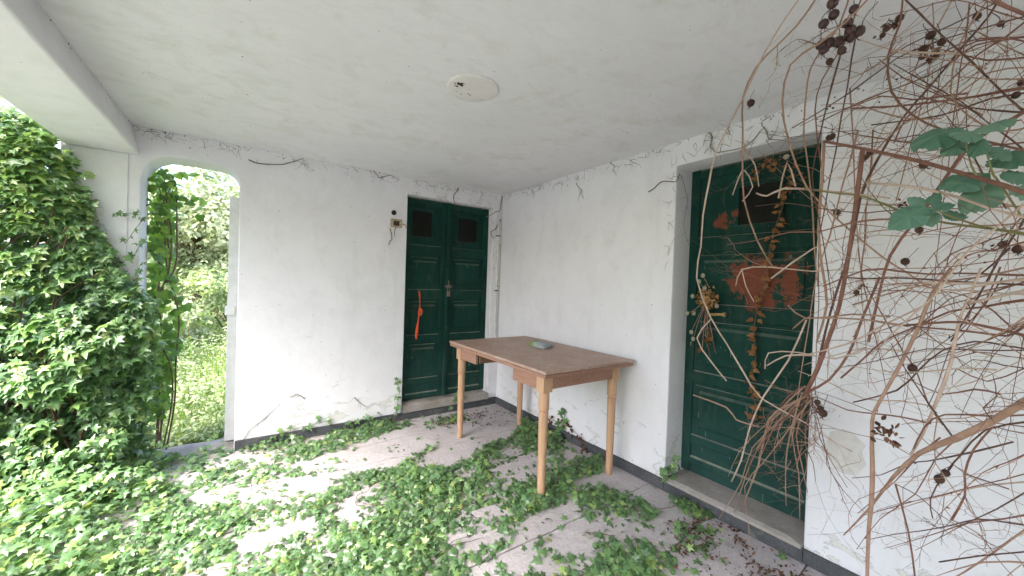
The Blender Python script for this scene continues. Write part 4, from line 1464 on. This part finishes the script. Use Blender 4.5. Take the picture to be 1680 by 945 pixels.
# ---- hips, each with its stalk and dry sepals
def hip(q, f, rpx, brown=False):
    c = rp(q, f)
    r = rpx * .5 * wall_depth(q) * f / FPX
    m = MB()
    m.blob(c, r, (1, 1, 1.08), .04, 2)
    up = np.array([RNG.normal(0, .4), RNG.normal(0, .4), 1.0])
    up /= np.linalg.norm(up)
    m.tube([c + up * r * .9, c + up * r * 2.4 + RNG.normal(0, .004, 3), c + up * r * 4.5 + RNG.normal(0, .008, 3)], [.0011, .0009, .0009], 4, 3)
    for j in range(5):
        a = RNG.normal(0, 1, 3)
        a -= up * (a @ up)
        a /= np.linalg.norm(a)
        b = c - up * r * .9
        m.tube([b, b - up * r * .5 + a * r * .5, b - up * r * .7 + a * r * 1.1], [.0012, .0009, .0003], 3, 2)
    o = m.build('rose_hip', M['hip_brown' if brown else 'hip'], None, smooth=True)
    under(o, rose)


for q in [(1368, 24), (1351, 39), (1401, 15), (1347, 74), (1376, 68), (1381, 83), (1395, 49), (1410, 51), (1396, 61), (1352, 80), (1366, 5), (1391, 38), (1361, 70)]:
    hip(q, .72 + RNG.uniform(-.03, .03), 14 + RNG.uniform(-2, 3))
for q in [(1361, 101), (1232, 169), (1527, 58), (1515, 81), (1525, 98), (1545, 69), (1535, 92), (1454, 47), (1467, 41), (1476, 30), (1448, 58), (1642, 39), (1603, 27), (1366, 223), (1360, 226), (1667, 156), (1676, 135),
          (1508, 377), (1645, 401), (1670, 409), (1485, 429), (1373, 348), (1497, 604), (1405, 480), (1346, 670), (1341, 660), (1350, 678), (1541, 786), (1551, 776), (1420, 258), (1428, 250), (1516, 270)]:
    hip(q, .76 + RNG.uniform(-.05, .05), 10 + RNG.uniform(-2, 3.5), True)
# papery pale seed head
m = MB()
c = rp((1290, 257), .85)
m.blob(c, .012, (1, 1, 1), .16, 2)
under(m.build('seed_head', M['pod'], None, smooth=True), rose)
# clusters of dry sepals and bracts
for (q, f, nb, sz) in [((1456, 711), .75, 34, .030), ((1528, 85), .76, 22, .020), ((1460, 45), .78, 16, .018), ((1375, 348), .82, 14, .018), ((1480, 335), .74, 12, .016), ((1345, 672), .86, 14, .018), ((1420, 470), .8, 10, .016), ((1640, 400), .68, 9, .014)]:
    c = rp(q, f)
    Pn = c + RNG.normal(0, sz * .55, (nb, 3))
    o = scatter('dry_cluster', OVAL, Pn, RNG.normal(0, 1, (nb, 3)), RNG.normal(0, 1, (nb, 3)) + np.array([0, 0, -.4]), np.full(nb, sz) * RNG.uniform(.4, 1.0, nb), RNG.random(nb), M['litter'])
    under(o, rose)
# ---- the few green leaves: serrated leaflets
srt = []
for i in range(11):
    t = i / 10
    w = .37 * math.sin(math.pi * min(1, t ** .75)) ** .8
    srt.append((w, t))
    if 0 < i < 10:
        srt.append((w * .95, t + .035))
out = srt + [(-x, y) for x, y in srt[::-1][1:-1]]
ROSE = fan(out, (0, .5), .30, .22)
LEAVES = [((1579, 211), (1526, 198)), ((1587, 231), (1543, 256)), ((1615, 228), (1590, 266)), ((1600, 218), (1652, 228)), ((1615, 222), (1580, 203)), ((1625, 284), (1572, 272)), ((1631, 277), (1680, 260)),
          ((1640, 300), (1590, 330)), ((1642, 292), (1692, 294)), ((1652, 308), (1677, 352)), ((1518, 337), (1493, 320)), ((1520, 338), (1480, 350)), ((1523, 341), (1519, 376)), ((1526, 338), (1566, 336)),
          ((1524, 335), (1541, 312)), ((1545, 350), (1586, 358)), ((1550, 300), (1592, 322)), ((1628, 240), (1642, 274))]
lp, ln_, lt, ls, lc = [], [], [], [], []
for i, (b, t) in enumerate(LEAVES):
    fz = .60 + RNG.uniform(-.03, .03)
    p0 = deep(b, wall_depth((1600, 300)) * fz)
    p1 = deep(t, wall_depth((1600, 300)) * (fz + RNG.uniform(-.015, .015)))
    lp.append(p0)
    lt.append(p1 - p0)
    ls.append(np.linalg.norm(p1 - p0) * 1.02)
    ln_.append(-FW + UP * .8 - RT * .5 + RNG.normal(0, .27, 3))
    lc.append(RNG.uniform(.35, .99))
leaf_objects('leaf', 'rose', ROSE, np.array(lp), np.array(ln_), np.array(lt), np.array(ls), np.array(lc), M['rose_leaf'], rose)
wd0 = wall_depth((1600, 300)) * .605
for pts in [[(1700, 392), (1640, 300), (1628, 282), (1612, 226)], [(1620, 375), (1560, 355), (1522, 338)], [(1640, 300), (1600, 285), (1580, 215)]]:
    under(MB().tube([deep(q, wd0) for q in pts], [.0022] * (len(pts) - 1) + [.001], 6, 4).build('leaf_stalk', CANE['green'], None, smooth=True), rose)
CURL = fan([(0, 0), (.26, .05), (.34, .35), (.20, .52), (.16, .8), (0, 1), (-.12, .75), (-.24, .60), (-.36, .30), (-.20, .06)], (0, .4), .75, .6)
# ================================================================== dead growth and dirt
dpts = [(.158, *at(q, 0, .158)[1:]) for q in [(1292, 300), (1285, 337), (1269, 381), (1261, 421), (1257, 461), (1245, 497), (1237, 540), (1240, 587), (1229, 623), (1240, 665), (1238, 690)]]
sprig(dpts, 78, 'strand of brown dead ivy leaves hanging down the flaking green door', .036, .55, 'dead', CURL, 'stem', .0028, .013, nm='dead_ivy', face=(-1, -.2, .2))
dp2 = [(.155, *at(q, 0, .155)[1:]) for q in [(1232, 285), (1250, 270), (1272, 268), (1300, 285), (1318, 300)]]
sprig(dp2, 26, 'withered brown ivy shoot across the small window of the flaking door', .030, .35, 'dead', CURL, 'stem', .002, .016, nm='dead_ivy', face=(-1, -.2, .2))
dp3 = [at(q, 0, -.03) for q in [(888, 684), (910, 690), (935, 702), (955, 722), (962, 742)]]
sprig(dp3, 34, 'dead brown ivy along the plinth behind the table', .036, .25, 'litter', CURL, 'stem', .002, .018, nm='dead_ivy')

# bunch of dried flowers at the handle of the flaking door
fb = thing('dried_flowers', 'bunch of dried brown flowers with pale round pods on the door handle', 'dried flowers', tuple(at((1160, 492), 0, .13)))
c = at((1160, 490), 0, .12)
n = 230
dv = RNG.normal(0, 1, (n, 3))
dv /= np.linalg.norm(dv, axis=1, keepdims=True)
P = c + dv * np.array([.045, .075, .085]) * (RNG.random(n) ** .4)[:, None]
o = under(scatter('flower_head', OVAL, P, dv + RNG.normal(0, .4, (n, 3)), RNG.normal(0, 1, (n, 3)), RNG.uniform(.014, .028, n), RNG.random(n), M['petal']), fb)
for q in [(1153, 452), (1136, 486), (1127, 514), (1138, 514), (1137, 556), (1176, 502), (1156, 473), (1147, 462), (1134, 545)]:
    pc = at(q, 0, .10 if q[0] > 1132 else .05)
    m = MB()
    nd = 14
    a0 = RNG.normal(0, .35)
    ax = np.array([-.35 * math.sin(a0), 1, 0])
    rim = [(math.cos(2 * math.pi * k / nd) * .0125, math.sin(2 * math.pi * k / nd) * .0145) for k in range(nd)]
    nv = [pc + np.array([.0, 1, 0]) * a + np.array([.25 * a0, 0, 1]) * b for a, b in rim]
    fr_, bk = [p + np.array([-.0025, 0, 0]) for p in nv], [p + np.array([.0025, 0, 0]) for p in nv]
    m.add(fr_ + bk + [pc + np.array([-.005, 0, 0]), pc + np.array([.005, 0, 0])], [(k, (k + 1) % nd, nd + (k + 1) % nd, nd + k) for k in range(nd)] + [(k, (k + 1) % nd, 2 * nd) for k in range(nd)] + [(nd + k, nd + (k + 1) % nd, 2 * nd + 1) for k in range(nd)])
    under(m.build('seed_pod', M['pod'], None, smooth=True), fb)
    under(MB().tube([pc, (pc + c) / 2 + RNG.normal(0, .01, 3), c], .0014, 4, 3).build('stalk', CANE['tan'], None), fb)
for e in [(1144, 560), (1152, 575), (1160, 570), (1170, 555), (1165, 585), (1174, 580), (1150, 548)]:
    pe = at(e, 0, .12)
    under(MB().tube([c, (c + pe) / 2 + RNG.normal(0, .012, 3), pe], [.003, .0022, .0015], 5, 4).build('stalk', CANE[('tan', 'red', 'tan')[e[0] % 3]], None), fb)
nn = 14
P = np.array([at((1150 + RNG.normal(0, 12), 560 + RNG.normal(0, 10)), 0, .12 + RNG.normal(0, .01)) for _ in range(nn)])
under(scatter('dry_leaves', OVAL, P, RNG.normal(0, 1, (nn, 3)), RNG.normal(0, .5, (nn, 3)) + np.array([0, 0, -1]), RNG.uniform(.03, .05, nn), RNG.random(nn), M['dead']), fb)['kind'] = 'stuff'

# leaf litter
n = 9000
P = np.stack([pick(n, -1.4, -.03), pick(n, -3.3, -.04), np.full(n, .004)], -1)
q = to_px(P)
k_ = inside([(700, 692), (735, 680), (815, 664), (850, 680), (838, 700), (780, 698), (720, 702)], q) * .3 + inside([(1080, 862), (1150, 840), (1215, 870), (1330, 930), (1340, 990), (1180, 990), (1090, 920)], q) * .4
k_ += inside([(820, 660), (880, 686), (960, 745), (930, 740), (850, 690)], q) * .35 + .006
sel = RNG.random(n) < k_
P = P[sel]
n = len(P)
P[:, 2] += .012 * RNG.random(n)
o = scatter('leaf_litter', (QUADL[0] * np.array([.55, 1, 1]), QUADL[1]), P, np.stack([RNG.normal(0, .5, n), RNG.normal(0, .5, n), np.ones(n)], -1), np.stack([RNG.normal(0, 1, n), RNG.normal(0, 1, n), RNG.normal(0, .1, n)], -1), RNG.uniform(.012, .042, n), RNG.random(n) ** 1.5, M['litter'])
tag(o, 'scattered brown dead leaves lying in the porch corners', 'leaves', kind='stuff')

# fine dark crumbs of rotted leaf before the flaking door and in the corner
n = 5200
P = np.stack([pick(n, -.85, -.02), np.where(RNG.random(n) < .75, pick(n, -3.1, -2.1), pick(n, -.45, -.05)), np.zeros(n)], -1)
q = to_px(P)
k_ = (inside([(1085, 880), (1150, 850), (1200, 868), (1235, 900), (1200, 925), (1120, 915)], q) | inside([(1210, 905), (1330, 940), (1340, 990), (1230, 990)], q) | inside([(705, 694), (745, 682), (800, 676), (790, 696), (720, 702)], q)) * np.clip(.6 + 1.6 * vnoise(P, 9), 0, 1)
P = P[RNG.random(n) < k_]
n = len(P)
P[:, 2] = .003 + .010 * RNG.random(n)
o = scatter('leaf_mould', QUADL, P, np.stack([RNG.normal(0, .6, n), RNG.normal(0, .6, n), np.ones(n)], -1), RNG.normal(0, 1, (n, 3)), RNG.uniform(.008, .028, n), RNG.random(n) * .6, M['litter'])
tag(o, 'dark crumbs of rotted leaves before the flaking door', 'leaf mould', kind='stuff')

# dead tendrils and dusty webs on the walls
def tendril(pts, plane, w, label, m='tendril', bits=3, cat='tendril', nm='dead_tendril'):
    ax, v = plane
    W = []
    for i, q in enumerate(pts):
        W.append(at(q, ax, v - .004 - .006 * (i % 2)))
    W2 = []
    for a_, b_ in zip(W[:-1], W[1:]):
        W2 += [a_, a_ * .6 + b_ * .4 + RNG.normal(0, .007, 3) * (np.arange(3) != ax)]
    W = W2 + [W[-1]]
    dep = np.linalg.norm(W[0] - CAM)
    t = MB().tube(W, [w * .19 * dep / FPX * s for s in np.linspace(1, .5, len(W))], 5, 4)
    for b in range(bits):
        j = random.randrange(len(W) - 1)
        s = W[j] + (W[j + 1] - W[j]) * random.random()
        e = s + np.array([0 if ax == 0 else random.uniform(-.05, .05), random.uniform(-.05, .05) if ax == 0 else 0, random.uniform(-.07, .04)])
        t.tube([s, (s + e) / 2 + RNG.normal(0, .004, 3), e], [.0012, .001, .0005], 4, 3)
    o = t.build(nm, M[m], smooth=True, fix=False)
    return tag(o, label, cat, 'dead tendrils and webs on the walls')


BKW, SDW, DRW = (1, 0.0), (0, 0.0), (0, .1)
tendril([(408, 262), (430, 269), (462, 270), (498, 260)], BKW, 4, 'longest dead root clinging to the wall right of the arch')
tendril([(752, 308), (744, 322), (747, 338)], BKW, 4, 'short dead root above the middle of the double door')
tendril([(824, 322), (820, 346), (806, 352), (798, 356)], BKW, 5, 'dusty tangle at the upper corner of the double door', 'web', 5, 'cobweb', 'cobweb')
tendril([(640, 375), (643, 392), (638, 402)], BKW, 4, 'dead root dangling under the broken wall box', bits=5)
tendril([(822, 360), (815, 372), (806, 380), (810, 392)], BKW, 5, 'brown root dangling over the corner of the double door', bits=4)
tendril([(612, 280), (622, 292), (640, 288), (655, 296)], BKW, 3, 'small dark root below the ceiling left of the double door', bits=5)
tendril([(275, 208), (300, 220), (340, 222)], BKW, 2.5, 'thin dead root above the arch by the beam', bits=4)
tendril([(390, 735), (410, 705), (430, 690), (460, 662)], BKW, 2, 'thin bare ivy stem on the flaked wall beside the arch', bits=5)
tendril([(500, 655), (490, 648), (478, 652)], BKW, 2.5, 'short bare stem on the flaked plaster of the back wall', bits=5)
tendril([(582, 652), (592, 662), (602, 668)], BKW, 2.5, 'pale scratchy stem low on the wall left of the double door', bits=5)
tendril([(1064, 315), (1084, 299), (1108, 298), (1114, 284)], SDW, 4.5, 'dead root reaching the upper left corner of the flaking door', bits=3)
tendril([(1162, 216), (1165, 240), (1176, 250), (1216, 243), (1240, 225), (1253, 210)], SDW, 5, 'dusty web strung above the flaking door', 'web', 6, 'cobweb', 'cobweb')
tendril([(1253, 208), (1262, 228), (1300, 234), (1340, 228)], SDW, 4, 'sagging grey web along the lintel of the flaking door', 'web', 4, 'cobweb', 'cobweb')
tendril([(1118, 290), (1128, 330), (1122, 365), (1130, 402)], (0, .06), 1.6, 'thin dead root on the reveal of the flaking door', bits=8)
tendril([(945, 300), (955, 312), (950, 322)], SDW, 2.5, 'tiny dead root high on the side wall near the corner', bits=4)
tendril([(1000, 262), (1008, 272), (1004, 282)], SDW, 2.5, 'tiny dead root below the ceiling between corner and flaking door', bits=4)

# remains of creeper along the ceiling joint and round the doors: far too many bits to count
cr = MB()


def bits(p, ax, k, L):
    for j in range(k):
        d = RNG.normal(0, 1, 3)
        d[ax] = 0
        d /= np.linalg.norm(d)
        s = np.array(p, float)
        pts = [s]
        for _ in range(3):
            d = d + RNG.normal(0, .5, 3) * (np.arange(3) != ax)
            e = pts[-1] + d / np.linalg.norm(d) * L * RNG.uniform(.2, .5)
            e[2] = min(e[2], H - .004)
            pts.append(e)
        r0 = RNG.uniform(.0006, .0013)
        cr.tube(pts, [r0, r0, r0 * .7, r0 * .4], 4, 2)


for i in range(64):
    x = -2.95 * RNG.random()
    bits((x, -.003, H - .01 - .05 * RNG.random()), 1, RNG.integers(1, 4), RNG.uniform(.02, .09))
for i in range(84):
    bits((-.003, -3.3 * RNG.random(), H - .01 - .05 * RNG.random()), 0, RNG.integers(1, 4), RNG.uniform(.02, .09))
for i in range(16):
    bits((-1.08 + .97 * RNG.random(), -.003, 2.16 + .03 * RNG.random()), 1, 2, .06)
    bits((-.003, -2.87 + .8 * RNG.random(), 2.16 + .03 * RNG.random()), 0, 2, .07)
    bits((-.11 + .10 * RNG.random(), -.003, RNG.uniform(1.4, 2.2)), 1, 2, .05)
    bits((-.003, -2.08 + .04 * RNG.random(), RNG.uniform(1.5, 2.2)), 0, 1, .06)
tag(cr.build('creeper_remains', M['tendril'], fix=False), 'brittle brown creeper remains along the joint of walls and ceiling', 'creeper', kind='stuff')

# flecks of dirt caught below the ceiling and on the walls
sp = MB()


def fleck(p, r, ax):
    sq = [1, 1, 1]
    sq[ax] = .35
    sp.blob(p, r, sq, .45, 1)


for i in range(70):
    x = -2.9 * random.random()
    fleck((x, -.002, H - .006 - .11 * random.random() ** 2.2), random.uniform(.0012, .0056), 1)
for i in range(30):
    q = random.choice([(617, 284), (640, 292), (266, 214), (298, 216), (648, 300), (610, 276)])
    p = at((q[0] + random.gauss(0, 8), q[1] + random.gauss(0, 5)), 1, 0)
    fleck((p[0], -.002, min(p[2], H - .006)), random.uniform(.001, .005), 1)
for i in range(90):
    y = -3.4 * random.random()
    fleck((-.002, y, H - .006 - .10 * random.random() ** 2.2), random.uniform(.0012, .005), 0)
for i in range(60):
    y = -3.6 * random.random()
    if not (-2.87 < y < -2.08):
        fleck((-.002, y, random.uniform(.3, 2.2)), random.uniform(.001, .0035), 0)
for i in range(60):
    x = -2.9 * random.random()
    if not (-2.92 < x < -2.35 or x > -1.08):
        fleck((x, -.002, random.uniform(.3, 2.2)), random.uniform(.001, .0035), 1)
for i in range(60):
    fleck((-2.9 * random.random(), -3.2 * random.random(), H - .001), random.uniform(.001, .003), 2)
for i in range(40):
    y = -3.4 * random.random()
    fleck((-2.948 + .01 * random.random(), y, H - .012 - .03 * random.random()), random.uniform(.001, .005), 0)
for i in range(50):
    y = -2.88 + .8 * random.random()
for i in range(22):
    fleck((-.012 - .05 * random.random(), -.002, random.uniform(1.3, 2.1)), random.uniform(.002, .006), 1)
tag(sp.build('wall_dirt', M['debris'], fix=False), 'dark flecks of dirt and dead insects on the white walls and ceiling', 'dirt', kind='stuff')

# patch of fallen render on the side wall
pp = at((1385, 742), 0, 0)
m = MB()
ring = []
for i in range(22):
    a = 2 * math.pi * i / 22
    rr = 1 + .22 * mnoise.noise(Vector((math.cos(a) * 2, math.sin(a) * 2, 5)))
    ring.append((pp[1] + .075 * rr * (1.15 if i % 3 == 0 else .9) * math.cos(a), pp[2] + .105 * rr * math.sin(a)))
m.prism(ring, 0, -.0012, .001)
m.build('filler_patch', M['patch'], house, bevel=.002, seg=1)
pp = at((1513, 545), 0, 0)
MB().prism([(pp[1] + .022 * math.cos(a), pp[2] + .016 * math.sin(a)) for a in np.linspace(0, 2 * math.pi, 15)[:-1]], 0, -.002, .001).build('filler_patch', M['patch'], house)
